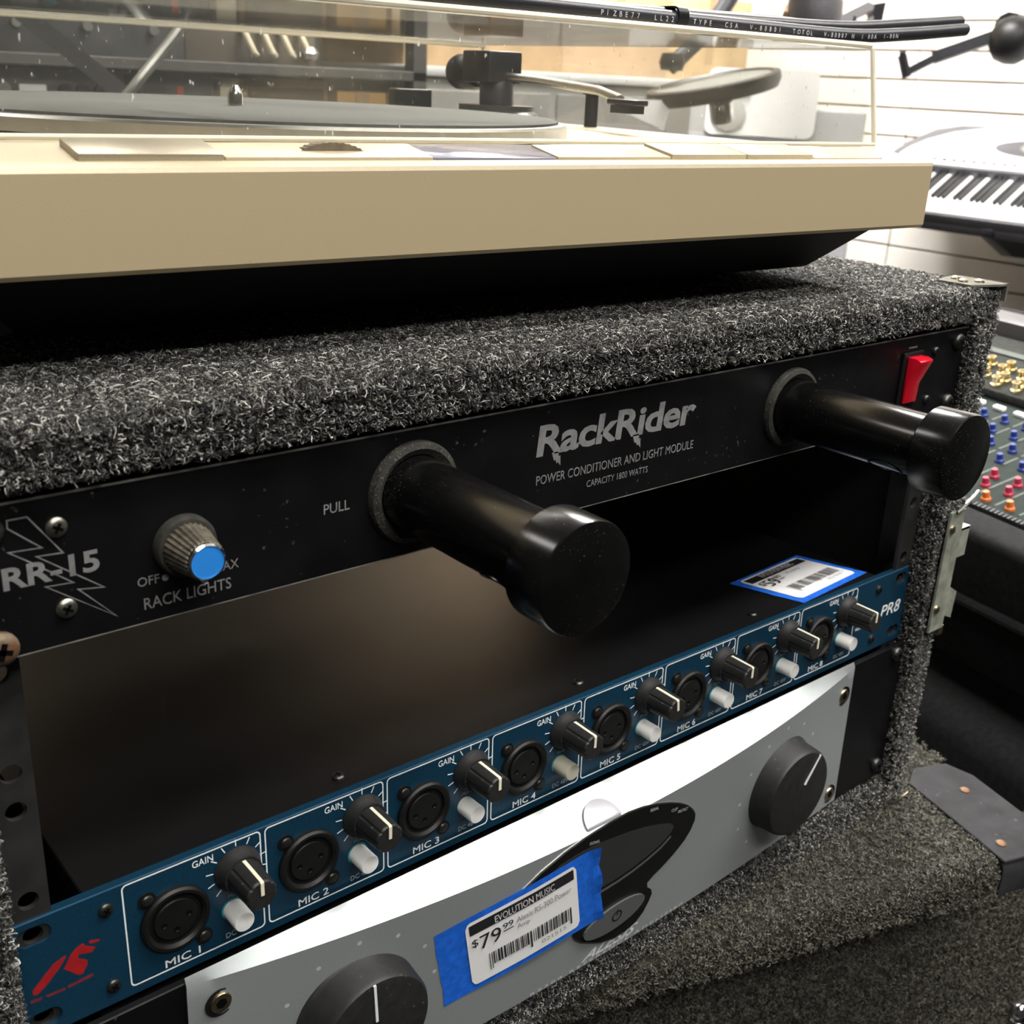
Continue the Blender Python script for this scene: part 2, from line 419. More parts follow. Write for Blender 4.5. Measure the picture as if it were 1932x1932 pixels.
# ------------------------------------------------------------------ the room
def struct(mb, name, m, parent=None):
    o = mb.build(name, m, parent); o.location = (0,0,UP/1000)
    o['kind'] = 'structure'; return o
struct(MB().box(-1900,2260,-2600,2000,-1060,-1000), 'floor', floor_m)
struct(MB().box(-1900,2260,-2600,2000,1500,1560), 'ceiling', ceil_m)
struct(MB().box(-1960,-1900,-2600,2000,-1000,1500), 'wall_left', wall_dk)
struct(MB().box(-1900,2260,-2660,-2600,-1000,1500), 'wall_front', wall_dk)
struct(MB().box(-1900,2260,1940,2000,-1000,1500), 'wall_back', wall_tan)
wr = bpy.data.objects.new('wall_right', None); COL.objects.link(wr); wr.location = (2.2, 0, 0); wr['kind'] = 'structure'
MB((0,0,UP)).box(12,60,-2600,1940,-1000,1500).build('backing_board', wall_grv, wr)
PITCH = 63.0
slat = None
MB((0,0,UP)).box(0,13,-2600,26,-1000,1500).build('unseen_dark_board', wall_dk, wr)  # unseen; added in place of white slats to darken reflections in glossy black parts
for y0, y1 in ((32,1272),(1276,1938)):
    slat = None
    for k in range(-20, 20):
        z = 304 + PITCH*k
        if z+3 < -1000 or z+PITCH > 1500: continue
        if slat is None:
            mb = MB().box(0, 13, y0, y1, 2.3, PITCH-2.3).bevel(1.2, 1)
            slat = mb.build('slat_board', wall_wht, wr); slat.location = (0, 0, (z+UP)/1000)
        else:
            o = slat.copy(); COL.objects.link(o); o.parent = wr; o.location = (0, 0, (z+UP)/1000)
        
for i, (x, y, hw, hd, st) in enumerate(PANELS):
    t = thing('ceiling_light', ['very long ceiling light strip running across in front of the case, off the picture', 'ceiling light panel behind the photographer, off the picture', 'ceiling light panel between the case and the brown boxes, off the picture',
              'bright ceiling light panel beside the white slat wall, off the picture', 'ceiling light panel over the back left of the room, off the picture'][i], 'light', (x,y,1500))
    mb = MB(); mb.box(-hw-20,hw+20,-hd-20,-hd,-40,0); mb.box(-hw-20,hw+20,hd,hd+20,-40,0); mb.box(-hw-20,-hw,-hd,hd,-40,0); mb.box(hw,hw+20,-hd,hd,-40,0)
    mb.build('frame', wall_wht, t)
    e = mat('lit diffuser %d' % i, (.9,.9,.9), .5, emit=((1,.97,.92) if i != 3 else (1,.98,.95), st))
    MB().box(-hw,hw,-hd,hd,-30,-26).build('diffuser', e, t)

# ------------------------------------------------------------------ carpet pile (geometry nodes, curly fibres)
def pile_group(name, m, length, spread, rad, density, seed, fibres=5, variants=5):
    rnd = random.Random(seed)
    g = bpy.data.node_groups.new(name, 'GeometryNodeTree')
    g.interface.new_socket('Geometry', in_out='INPUT', socket_type='NodeSocketGeometry')
    g.interface.new_socket('Geometry', in_out='OUTPUT', socket_type='NodeSocketGeometry')
    N, L = g.nodes, g.links
    gi = N.new('NodeGroupInput'); go = N.new('NodeGroupOutput')
    prof = N.new('GeometryNodeCurvePrimitiveCircle'); prof.inputs['Resolution'].default_value = 3; prof.inputs['Radius'].default_value = rad/1000
    gti = N.new('GeometryNodeGeometryToInstance')
    for v in range(variants):
        jn = N.new('GeometryNodeJoinGeometry')
        for f in range(fibres):
            bz = N.new('GeometryNodeCurvePrimitiveBezierSegment'); bz.inputs['Resolution'].default_value = 5
            x, y = rnd.uniform(-spread, spread), rnd.uniform(-spread, spread)
            h = length*rnd.uniform(.55, 1.25); k = length*.95
            pts = [(x,y,-.3), (x+rnd.uniform(-k,k), y+rnd.uniform(-k,k), h*.9), (x+rnd.uniform(-k,k), y+rnd.uniform(-k,k), h*1.3), (x+rnd.uniform(-k,k), y+rnd.uniform(-k,k), h*rnd.uniform(.45,1))]
            for nm, p in zip(('Start','Start Handle','End Handle','End'), (pts[0],pts[1],pts[2],pts[3])):
                bz.inputs[nm].default_value = tuple(c/1000 for c in p)
            st = N.new('GeometryNodeStoreNamedAttribute'); st.data_type = 'FLOAT'; st.domain = 'POINT'
            st.inputs['Name'].default_value = 'tone'; st.inputs['Value'].default_value = rnd.random()
            L.new(bz.outputs[0], st.inputs[0]); L.new(st.outputs[0], jn.inputs[0])
        cm = N.new('GeometryNodeCurveToMesh'); L.new(jn.outputs[0], cm.inputs['Curve']); L.new(prof.outputs[0], cm.inputs['Profile Curve'])
        sm = N.new('GeometryNodeSetMaterial'); sm.inputs['Material'].default_value = m; L.new(cm.outputs[0], sm.inputs[0])
        L.new(sm.outputs[0], gti.inputs[0])
    ds = N.new('GeometryNodeDistributePointsOnFaces'); ds.inputs['Density'].default_value = density; ds.inputs['Seed'].default_value = seed
    L.new(gi.outputs[0], ds.inputs['Mesh'])
    rv = N.new('FunctionNodeRandomValue'); rv.data_type = 'FLOAT'; rv.inputs[2].default_value = 0; rv.inputs[3].default_value = 6.283
    ar = N.new('FunctionNodeAxisAngleToRotation'); ar.inputs['Axis'].default_value = (0,0,1); L.new(rv.outputs[1], ar.inputs['Angle'])
    rr = N.new('FunctionNodeRotateRotation'); rr.rotation_space = 'LOCAL'; L.new(ds.outputs['Rotation'], rr.inputs[0]); L.new(ar.outputs[0], rr.inputs[1])
    sc = N.new('FunctionNodeRandomValue'); sc.data_type = 'FLOAT'; sc.inputs[2].default_value = .75; sc.inputs[3].default_value = 1.3; sc.inputs['Seed'].default_value = 3
    ip = N.new('GeometryNodeInstanceOnPoints'); ip.inputs['Pick Instance'].default_value = True
    L.new(ds.outputs['Points'], ip.inputs['Points']); L.new(gti.outputs[0], ip.inputs['Instance']); L.new(rr.outputs[0], ip.inputs['Rotation']); L.new(sc.outputs[1], ip.inputs['Scale'])
    L.new(ip.outputs[0], go.inputs[0]); return g
PG_A = pile_group('case_pile', fib_a, 2.2, .8, .125, 640000, 5)
PG_F = pile_group('case_edge_pile', fib_a, 1.5, .8, .12, 480000, 6)
PG_B = pile_group('trunk_pile', fib_b, 1.2, 1.0, .15, 330000, 9)
def add_pile(quads, parent, group, base_m, off):
    mb = MB(off)
    for q in quads: mb.face(q)
    me = bpy.data.meshes.new('carpet_pile'); mb.bm.normal_update(); mb.bm.to_mesh(me); mb.bm.free(); me.materials.append(base_m)
    o = bpy.data.objects.new('carpet_pile', me); link(o, parent); o['kind'] = 'stuff'
    md = o.modifiers.new('pile','NODES'); md.node_group = group
    return o

# ------------------------------------------------------------------ the carpeted rack case
XI, XO, XL, YF, YB, ZT, ZO, ZB, ZF = 241.5, 259.0, -254.0, -9.0, 335.0, 174.0, 161.0, -131.0, -114.0
BASE = (0, 0, ZB)
rc = thing('rack_case', 'charcoal carpeted rack case holding the black, blue and silver rack units', 'rack case', BASE)
o3 = (0, 0, -ZB)
MB(o3).box(XL,XO,YF,YB,ZO,ZT).bevel(3,3).build('top_panel', carp_a, rc, True)
MB(o3).box(XL,XO,YF,YB,ZB,ZF).bevel(3,3).build('floor_panel', carp_a, rc, True)
MB(o3).box(XL,-XI,YF,YB,ZF,ZO).bevel(1.5,2).build('side_panel', carp_a, rc, True)
MB(o3).box(XI,XO,YF,YB,ZF,ZO).bevel(1.5,2).build('side_panel', carp_a, rc, True)
mb = MB(o3)
mb.box(-XI,XI,12,YB,ZO-1.2,ZO-.2); mb.box(-XI,XI,12,YB,ZF+.2,ZF+1.2)
mb.box(-XI+.2,-XI+1.2,22,YB,ZF+1.2,ZO-1.2); mb.box(XI-1.2,XI-.2,22,YB,ZF+1.2,ZO-1.2)
mb.build('case_lining', blk_inner, rc)
holes = []
for u in range(0, 6):
    zc = 133.35 - 44.45*u
    holes += [zc+15.875, zc-15.875]
for s in (-1, 1):
    xa, xb = (-XI+.1, -226.5) if s < 0 else (226.5, XI-.1)
    pl = [rrect(xa, xb, ZF+2, ZO-2, .5, 1)] + [circ(s*232.5, z, 3.1, 16) for z in holes if ZF+6 < z < ZO-6]
    me = flat_mesh(pl, 2)
    r = put_mesh(me, lambda c: (c.x, 3-c.z, c.y-ZB), 'rack_rail', rail_m, rc)
    xa2 = -XI+.1 if s < 0 else XI-2.1
    MB(o3).box(xa2, xa2+2, 4, 22, ZF+2, ZO-2).build('rail_flange', rail_m, r)
# corner plate on the top right edge, with two rivets
cp = MB(o3); cp.prism([(234,12),(234.5,-6),(253,-12.5),(259.5,-12.5),(259.5,14),(250,16)], ZT+2.8, ZT+3.9, 'xy'); cp.box(258.6,260.2,-12.5,14,ZT-5,ZT+3.9)
cp = cp.build('corner_plate', mat('dull corner plate', (.12,.115,.095), .75, .2, spec=.2, noise=.25, nscale=150), rc)
rv = proto_mesh(MB().lathe([(2.6,0),(2.3,1),(1.2,1.6),(0,1.7)], ax='z', n=14), 'rivet', brass_m)
for p in ((241,2),(248,-3),(246,9)): inst(rv, 'rivet', cp, (p[0], p[1], ZT+3.9-ZB))
# butterfly catch plate on the right front edge
cat_ = MB(o3).box(246.5,260.5,-13.6,-12.2,-16,56).box(259.5,261,-12.5,6,-16,56)
cat_ = cat_.build('catch_plate', zinc_m, rc)
MB(o3).box(260.5,271,-12.6,-11,26,43.5).box(260.5,271.5,-12.6,-2,42,43.6).build('catch_hook', zinc_m, cat_)
MB(o3).prism([(260.5,8),(271,2),(270,-13),(260.5,-9)], -12.6, -11, 'xz').prism([(260.5,8),(271,2),(271,3.2),(260.5,9.4)], -12.6, -2, 'xz').build('catch_hook', zinc_m, cat_)
MB(o3).tube([(251,-14,56),(256,-15.5,60),(262,-16,63),(268,-15,65)], 1.1, 6).build('catch_spring', steel_sat, cat_)
MB(o3).box(258,263,-13,-3,-21,-15.5).build('catch_foot', brass_m, cat_)
for z in (-2, 46): inst(rv, 'rivet', cat_, (249.5, -13.6, z-ZB), (PI/2,0,0))
# matching catch on the left edge (only its lower end shows)
c2 = MB(o3).box(-263,-255,-12.6,-11,-60,-4).box(-271,-263,-12.6,-11,-18,-6).box(-271,-263,-12.6,-11,-58,-44).build('catch_plate', zinc_m, rc)
# staple / seam wire lying at the foot of the right wall
MB(o3).tube([(240,-11,ZB+3),(250,-13.5,ZB+1.8),(262,-12.5,ZB+2.5)], .5, 5).build('seam_wire', brass_m, rc)
# pile on the faces that show
def quad(x0,x1,y0,y1,z0,z1):
    if z0 == z1: return [(x0,y0,z0),(x1,y0,z0),(x1,y1,z0),(x0,y1,z0)]
    if y0 == y1: return [(x0,y0,z0),(x1,y0,z0),(x1,y0,z1),(x0,y0,z1)]
    return [(x0,y0,z0),(x0,y1,z0),(x0,y1,z1),(x0,y0,z1)]
Q = [quad(XL,XO,YF+2,120,ZT,ZT), quad(XL,XO,YF,YF,ZO,ZT), quad(-XI-1,XI+1,YF+1,8,ZO,ZO)[::-1],
     quad(XL,-XI,YF,YF,ZF,ZO), quad(XI,XO,YF,YF,ZF,ZO), quad(XL,XO,YF,YF,ZB,ZF), quad(-XI,XI,YF,-1,ZF,ZF),
     quad(XI,XI,YF,2,ZF,ZO)[::-1], quad(-XI,-XI,YF,2,ZF,ZO)]
# chamfered edge strips
Q += [[(XL,YF,ZT-2),(XO,YF,ZT-2),(XO,YF+2,ZT),(XL,YF+2,ZT)], [(XO,YF,ZB),(XO,60,ZB),(XO,60,ZT),(XO,YF,ZT)]]
add_pile(Q[:1]+Q[-2:-1], rc, PG_A, carp_a, o3); add_pile(Q[1:-2]+Q[-1:], rc, PG_F, carp_a, o3)

# ------------------------------------------------------------------ power conditioner (black, top of the rack)
ZR, YR = 134.7, -5.3
pc = thing('power_conditioner', 'black power conditioner panel with two pull-out light tubes and a red switch', 'rack unit', (0, 0, ZR-22.2))
op = (0, 0, 22.2)
def rel(p): return p - ZR + 22.2
me = flat_mesh([rrect(-241.3,241.3,0,44,.8,2)] , 3)
put_mesh(me, lambda c: (c.x, YR+1.5-c.z, c.y), 'faceplate', blk_panel, pc)
strip([(-241,43.8),(241,43.8)], .7, YR, 'worn_edge', mat('bare worn edge', (.28,.27,.25), .5, .6, noise=.5, nscale=90), pc)
strip([(-241,.25),(241,.25)], .4, YR, 'worn_edge', MATS['bare worn edge'], pc)
MB().box(-216,216,YR+3,190,1,43).build('chassis', blk_chassis, pc)
sm = screw_mesh(4.3, 3.0, screw_b); dm = drive_mesh(4.3, 3.0)
for x, z in ((-232.5,149.8),(232.5,149.8),(232.5,118.2)): add_screw(pc, (x, YR, rel(z)), sm, dm, .4, 'rack_screw')
add_screw(pc, (-232.8, YR, rel(116.4)), screw_mesh(4.9, 3.0, rust_m), drive_mesh(4.9,3.0), .3, 'rack_screw')['label'] = 'rusty rack screw'
sm2 = screw_mesh(2.9, 1.6, screw_m); dm2 = drive_mesh(2.9, 1.6)
for x, z in ((-215.1,147.3),(-214.7,123.4)): add_screw(pc, (x, YR, rel(z)), sm2, dm2, .5)
sm3 = screw_mesh(2.3, 1.6, screw_b); dm3 = drive_mesh(2.3,1.6)
for x, z in ((213,146.9),(212.3,122.3)): add_screw(pc, (x, YR, rel(z)), sm3, dm3, .2)
# light tubes
for x in (-100.5, 99.5):
    lt = MB((x,YR,rel(134.7))).lathe([(17.6,0),(17.6,1.4),(17.0,2.6),(15.4,3.2),(14.2,2.2),(13.2,1.6),(13.2,.5)], n=48).build('tube_flange', blk_dusty, pc, True)
    tb = MB((x,YR,rel(134.7))).lathe([(12.9,.5),(12.9,70)], n=48).build('light_tube', blk_gloss, pc, True)
    MB((x,YR,rel(134.7))).lathe([(12.9,68.8),(16.6,68.8),(17.3,69.4),(17.3,83.2),(17.0,84.0),(16.4,84.3),(0,84.3)], n=56).build('tube_cap', blk_gloss, tb, True)
    # light opening near the cap on the lower side
    a = math.radians(235)
    mb = MB((x,YR,rel(134.7)))
    ring = []
    P = []
    for k in range(20):
        t = 2*PI*k/20; h = 55+7.5*math.cos(t); aa = a+math.sin(t)*.36
        P.append(((12.96*math.cos(aa)), -h, 12.96*math.sin(aa)))
    mb.face(P); mb.build('light_opening', blk_hole, tb)
    mb = MB((x,YR,rel(134.7))); mb.tube(P+[P[0]], .35, 5, cap=False); mb.build('opening_rim', blk_gloss, tb, True)
# dimmer knob
kx, kz = -180.3, rel(134.3)
mb = MB((kx,YR,kz)); mb.lathe([(9.3,0),(9.3,2.2),(8.6,3.2),(7.9,3.4)], n=36)
kn = mb.build('dimmer_knob', blk_dusty, pc, True)
mb = MB((kx,YR,kz)); prof = [(7.7,3.2),(5.9,14.2),(5.3,15)]
rings = []
for r, h in prof:
    rings.append([mb._v(((r*(1 if k%2 else .93))*math.cos(2*PI*k/56), -h, (r*(1 if k%2 else .93))*math.sin(2*PI*k/56))) for k in range(56)])
for i in range(2):
    for k in range(56): mb.bm.faces.new((rings[i][k], rings[i][(k+1)%56], rings[i+1][(k+1)%56], rings[i+1][k]))
mb.build('ribbed_body', mat('dusty knurled metal', (.20,.18,.14), .5, .7, noise=.5, nscale=300, dust=.5, dcol=(.03,.03,.02), dscale=700, dthr=.6), kn)
MB((kx,YR,kz)).lathe([(5.5,14.4),(5.5,15.4),(4.9,15.9),(4.9,15.5)], n=32).build('cap_ring', chrome, kn, True)
MB((kx,YR,kz)).lathe([(4.95,15.3),(4.95,15.65),(0,15.7)], n=28).build('knob_cap', blue_cap, kn, True)
MB((kx,YR,kz)).box(-.5,.5,-14,-10,-7.2,-6.2).build('pointer_dot', print_wht, kn)
# rocker switch
sx = 192.5
mb = MB((sx,YR,rel(135.5))); mb.box(-8.5,8.5,-1.4,0,-13.5,13.5).bevel(.6,2); sw = mb.build('rocker_switch', blk_plast, pc)
MB((sx,YR,rel(135.5))).prism([(-1.6,-11.5),(-3.0,-11.5),(-3.4,-2),(-8.2,9.2),(-8.6,10.6),(-5.6,11.6),(-1.5,11.6)], -5.6, 5.6, 'yz').bevel(.5,2).build('rocker', red_pl, sw, True)
strip([(sx-4, rel(151)),(sx+3.5, rel(151))], .9, YR, 'scratch_mark', print_dim, pc)
# printed marks
t = pc
RZ = rel
text('RackRider', -47, 37.5, RZ(133.4+3.4), RZ(148.6), YR, print_grey, t, bold=.28, shear=.08, space=.96)
def poly(pts, name, m, parent, y=YR, fn=None):
    me = flat_mesh([pts], .04); return put_mesh(me, (lambda c: (c.x, y-.04-c.z, c.y)) if fn is None else (lambda c: fn(c.x,c.y)), name, m, parent)
poly([(-39.5,RZ(137.5)),(-36.3,RZ(137.5)),(-36.0,RZ(135.6)),(-35.2,RZ(135.8)),(-34.9,RZ(131.8)),(-36.2,RZ(133.4)),(-36.9,RZ(133.0)),(-37.5,RZ(134.6)),(-38.2,RZ(134.2))], 'lightning_tail', print_grey, t)
poly([(2.0,RZ(137.5)),(5.4,RZ(137.5)),(5.7,RZ(135.4)),(6.5,RZ(135.6)),(6.8,RZ(131.6)),(5.5,RZ(133.2)),(4.8,RZ(132.8)),(4.1,RZ(134.4)),(3.4,RZ(134.0))], 'lightning_tail', print_grey, t)
text('POWER CONDITIONER AND LIGHT MODULE', -46.3, 38.0, RZ(126.1), RZ(129.7), YR, print_dim, t, bold=.03)
text('CAPACITY 1800 WATTS', -20.8, 12.2, RZ(120.5), RZ(123.2), YR, print_dim, t, bold=.03)
text('PULL', -134.2, -124.8, RZ(133.4), RZ(136.8), YR, print_grey, t, bold=.02)
text('OFF', -194.6, -188.2, RZ(124.2), RZ(127.0), YR, print_dim, t, bold=.02)
poly(circ(-186.4, RZ(125.3), 1.05, 14), 'printed_dot', print_dim, t)
text('MAX', -171.4, -163.6, RZ(123.0), RZ(125.9), YR, print_dim, t, bold=.02)
text('RACK LIGHTS', -193.2, -166.3, RZ(116.8), RZ(120.4), YR, print_grey, t, bold=.02)
text('RR-15', -230.0, -204.6, RZ(132.2), RZ(138.6), YR-.02, print_grey, t, bold=.28)
B = [(-227.1,151.6),(-222.1,151.6),(-214.0,139.6),(-220.9,140.1),(-211.3,132.6),(-204.0,126.9),(-211.0,128.0),(-201.2,117.2),(-219.4,130.9),(-212.2,130.4),(-218.0,135.1),(-222.5,138.8),(-227.7,142.8),(-219.3,142.3),(-227.2,149.4)]
strip([(x,RZ(z)) for x,z in B], .42, YR, 'lightning_outline', print_dim, t, close=True)

# ------------------------------------------------------------------ microphone preamp (blue, eight channels)
TILT = 0.0255
mp = thing('microphone_preamp', 'blue eight-channel microphone preamp with black gain knobs and white buttons', 'rack unit', (0, .85-22*math.sin(TILT), -22), (-TILT,0,0))
zo = 22.0
slots = [rrect(s*232.5-5.2, s*232.5+5.2, z+zo-3.3, z+zo+3.3, 3.2, 6) for s in (-1,1) for z in (15.9,-15.9)]
plate([rrect(-241.3,241.3,zo-22,zo+22,.8,2)]+slots, 0, 3, 'faceplate', blue_pan, mp)
strip([(-241,43.7),(241,43.7)], .6, 0, 'bright_edge', mat('bright blue edge', (.10,.25,.42), .35, .5), mp)
MB().box(-216,216,3,270,1.5,42).bevel(.5,1).build('chassis', blk_chassis, mp)
smp = screw_mesh(2.4,1.3,screw_b); dmp = drive_mesh(2.4,1.3)
for x, z in ((-210.8,14.7),(-210.9,-14.9),(211.7,14.5),(211.4,-15.0)): add_screw(mp, (x,0,z+zo), smp, dmp, .6)
for x in (-118.5, 2.2, 120):
    s = inst(smp, 'screw', mp, (x, 13, 42), (-PI/2,0,0)); inst(dmp, 'drive_recess', s, (0,0,0))
A0, PIT, GAP, ZTOP, ZBOT = -205.47, 49.81, 1.39, 20.98, -18.9
# shared meshes
mb = MB(); mb.lathe([(11.9,0),(11.9,1.6),(11.2,2.4),(10.2,2.4),(9.2,1.4),(9.0,-.0)], n=40)
xlr_ring = proto_mesh(mb, 'connector_ring', blk_plast)
mb = MB(); mb.lathe([(9.1,0.05),(9.1,.3),(7.6,.3),(7.6,1.2),(7.2,1.5),(0,1.5)], n=36)
xlr_ins = proto_mesh(mb, 'connector_insert', blk_plast)
mb = MB(); mb.lathe([(1.05,1.5),(1.05,1.58),(0,1.58)], n=14); xlr_hole = proto_mesh(mb, 'contact_hole', blk_hole)
mb = MB(); mb.box(-.5,.5,-1.62,-1.55,-.75,-.3); xlr_glint = proto_mesh(mb, 'contact', steel_sat, False)
mb = MB(); mb.prism(circ(0,0,3.0,18), -.5, 0); xlr_lug = proto_mesh(mb, 'connector_lugs', blk_plast)
sx_ = screw_mesh(2.1,1.0,screw_b); dx_ = drive_mesh(2.1,1.0)
mb = MB(); mb.lathe([(8.4,.2),(8.4,1.0),(7.6,2.6),(7.0,4.6),(6.9,5.2),(6.1,5.2)], n=36); kn_sk = proto_mesh(mb, 'knob_skirt', blk_knob)
mb = MB(); rings = []
def fl(k, r): return r*(.93 if k%6 in (0,) else 1)
for r, h in ((6.1,5),(5.55,17.6),(5.0,18.2)):
    rings.append([mb._v((fl(k,r)*math.cos(2*PI*k/48), -h, fl(k,r)*math.sin(2*PI*k/48))) for k in range(48)])
for i in range(2):
    for k in range(48): mb.bm.faces.new((rings[i][k], rings[i][(k+1)%48], rings[i+1][(k+1)%48], rings[i+1][k]))
mb.bm.faces.new(rings[-1]); kn_bd = proto_mesh(mb, 'knob_body', blk_knob)
mb = MB(); mb.prism([(-5.6,6.25),(-18.0,5.65),(-18.55,5.1),(-18.55,.2),(-18.1,.2),(-17.9,4.6),(-5.6,5.4)], -.62, .62, 'yz'); kn_pt = proto_mesh(mb, 'pointer', cream_ptr, False)
mb = MB(); mb.lathe([(3.75,0),(3.75,8.4),(3.5,8.9),(3.0,9.0),(0,8.8)], n=26); bt = proto_mesh(mb, 'push_button', wht_btn)
mb = MB(); mb.lathe([(4.3,0),(4.3,.35),(3.8,.35)], n=26); bt_r = proto_mesh(mb, 'button_halo', mat('teal button halo', (.02,.22,.25), .4))  # teal ring paints in the halo reflected round each white button
frame_me = flat_mesh([rrect(0,PIT-GAP,ZBOT,ZTOP,1.8,5), rrect(.5,PIT-GAP-.5,ZBOT+.5,ZTOP-.5,1.4,5)], .06)
for v in frame_me.vertices:
    c = v.co.copy(); v.co = Vector((c.x, -.00005-c.z, c.y))
frame_me.materials.append(print_wht)
tk = MB()
for k in range(11):
    a = math.radians(-45+27*k); c, s = math.cos(a), math.sin(a); M = Matrix.Rotation(-a, 3, 'Y')
    tk.box(8.7,11.3,-.07,-.01,-.2,.2, M)
tick_me = proto_mesh(tk, 'dial_ticks', print_wht, False)
ptr_rot = [.0,.02,.0,.02,-.12,.03,.02,.05]
gain_me = None
def face_text_mesh(s, x0,x1,z0,z1,bold=0,shear=0):
    me = text_mesh(s, bold, .03, shear); xs=[v.co.x for v in me.vertices]; ys=[v.co.y for v in me.vertices]
    for v in me.vertices:
        c = v.co.copy()
        v.co = Vector((x0+(x1-x0)*(c.x-min(xs))/(max(xs)-min(xs)), -.04-c.z*1000, z0+(z1-z0)*(c.y-min(ys))/(max(ys)-min(ys))))/1000
    me.materials.append(print_wht); return me
gain_me = face_text_mesh('GAIN', 23.6, 31.0, 16.6, 19.2, .06)
v48_me = face_text_mesh('DC 48V', 33.6, 42.6, -16.8, -14.7, .02); v48_me.materials.clear(); v48_me.materials.append(mat('pale blue print', (.30,.36,.40), .5))
peak_me = face_text_mesh('PEAK', 35.4, 40.2, -.9, .5, .02); peak_me.materials.clear(); peak_me.materials.append(MATS['pale blue print'])
for k in range(8):
    bx = A0 + PIT*k
    inst(frame_me, 'channel_outline', mp, (bx, 0, zo))
    c = (bx+16.4, 0, 1.0+zo)
    x = inst(xlr_ring, 'microphone_socket', mp, c)
    inst(xlr_ins, 'socket_insert', x, (0,0,0))
    for hx, hz in ((-4.3,-.6),(4.3,.5),(-.2,-3.9)): inst(xlr_hole, 'contact_hole', x, (hx,0,hz)); inst(xlr_glint, 'contact', x, (hx,0,hz-.1))
    for lx, lz in ((-8.7,10.9),(9.4,-12.2)): inst(xlr_lug, 'socket_lug', x, (lx,0,lz)); inst(sx_, 'screw', x, (lx,-.5,lz))
    kk = inst(kn_sk, 'gain_knob', mp, (bx+39.2, 0, 9.9+zo), (0, ptr_rot[k], 0))
    inst(kn_bd, 'knob_body', kk, (0,0,0)); inst(kn_pt, 'pointer', kk, (0,0,0))
    inst(tick_me, 'dial_ticks', mp, (bx+39.2, 0, 9.9+zo))
    p = inst(bt, 'push_button', mp, (bx+36.7, 0 if k != 2 else .5, -5.6+zo), m=wht_btn_y if k == 3 else None)
    inst(bt_r, 'button_halo', p, (0,0,0))
    inst(gain_me, 'lettering', mp, (bx, 0, zo)); inst(v48_me, 'lettering', mp, (bx, 0, zo)); inst(peak_me, 'lettering', mp, (bx, 0, zo))
    text('MIC %d' % (k+1), bx+11.8, bx+24.2, -17.6+zo, -14.6+zo, 0, print_wht, mp, bold=.05)
text('POWER', 194.4, 202.6, -5.8+zo, -4.2+zo, 0, print_wht, mp)
text('PR8', 217.2, 236.0, -4.2+zo, 3.0+zo, 0, print_wht, mp, bold=.08, shear=.18)
# red emblem at the left end
hp = lambda a,b: (0.0,0.0)
em = [[(-235.1,-3.3),(-228.2,3.1),(-224.3,4.5),(-224.2,3.6),(-226.9,.3),(-231,-3.6),(-234,-5.5),(-235.1,-4.9)],
 [(-225.3,-.3),(-222.7,4),(-220.7,5.5),(-218.7,6),(-218.1,4.8),(-215.2,2.9),(-216.3,1.4),(-218.2,1.9),(-220.3,2.6),(-220.9,1.5),(-218,-.7),(-218.1,-2.4),(-219.9,-5.1),(-221.3,-4.9)],
 [(-217.1,5.4),(-216.6,6),(-213.5,5),(-214.1,4.2),(-216.2,4.6)]]
for L_ in em: poly([(a, b+zo) for a, b in L_], 'red_emblem', print_red, mp, 0)
fr_ = mat('faded red print', (.13,.012,.02), .6, noise=.5, nscale=1500)
for L_ in ([(-236.2,-6.7),(-232.6,-7),(-232.7,-8),(-236.1,-7.8)],[(-231.7,-7.1),(-225.6,-7.3),(-225.5,-8.3),(-231.1,-8.1)],[(-225.1,-7.1),(-216.9,-6.6),(-216.7,-7.7),(-224.5,-8.2)]):
    poly([(a, b+zo) for a, b in L_], 'red_underline', fr_, mp, 0)

# ------------------------------------------------------------------ power amplifier (silver, bowed front)
def ALy(x, z, off=0):
    b = 14.5-(z+30)/(-80)*6
    return -5.5-b*max(0, 1-(x/190)**2)-off
ZA = -110.5
am = thing('power_amplifier', 'silver power amplifier with bowed front and two large black knobs', 'rack unit', (0, 0, ZA))
oa = (0,0,-ZA)
MB(oa).box(-241.3,241.3,-4.2,-1.2,ZA,-23).bevel(.4,1).build('rack_ears', blk_panel, am)
MB(oa).box(-214,214,-1.2,280,ZA+1,-31).build('chassis', blk_chassis, am)
for x, z in ((232.3,-28.5),(232.3,-101.5),(-232.3,-101.5),(-232.3,-28.5)): add_screw(am, (x,-4.2,z-ZA), sm, dm, .3, 'rack_screw')
mb = MB(oa); NX = 72; cols = []
zs_f = [0,7,18,31,44,57,70,81,85.4,86.6]
for i in range(NX+1):
    x = -189.5+379.5*i/NX
    col = [(x,-4.3,-20.6)]
    zt = -23.4-6.8*(1-(x/190)**2)
    for j, dz in enumerate(zs_f):
        z = zt + (-110-zt)*dz/86.6
        in_ = {len(zs_f)-1:1.2}.get(j, 0)
        xx = x + (1.2 if x > 0 else -.6)*(abs(x)/190)**8*((-z-22)/88)*2
        col.append((xx, min(-4.3, ALy(x, z) + in_), z))
    col.append((x,-3.9,-110))
    cols.append([mb._v(p) for p in col])
for i in range(NX):
    for j in range(len(cols[0])-1): mb.bm.faces.new((cols[i][j], cols[i+1][j], cols[i+1][j+1], cols[i][j+1]))
for cx in (cols[0], cols[-1]): mb.bm.faces.new(cx)
mb.build('fascia', silver_al, am, True)
AF = lambda off: (lambda X, Z, h: (X, ALy(X, Z, off)+h*0, Z-ZA))
def asurf(off): return lambda x, z: (x, ALy(x, z, off), z-ZA)
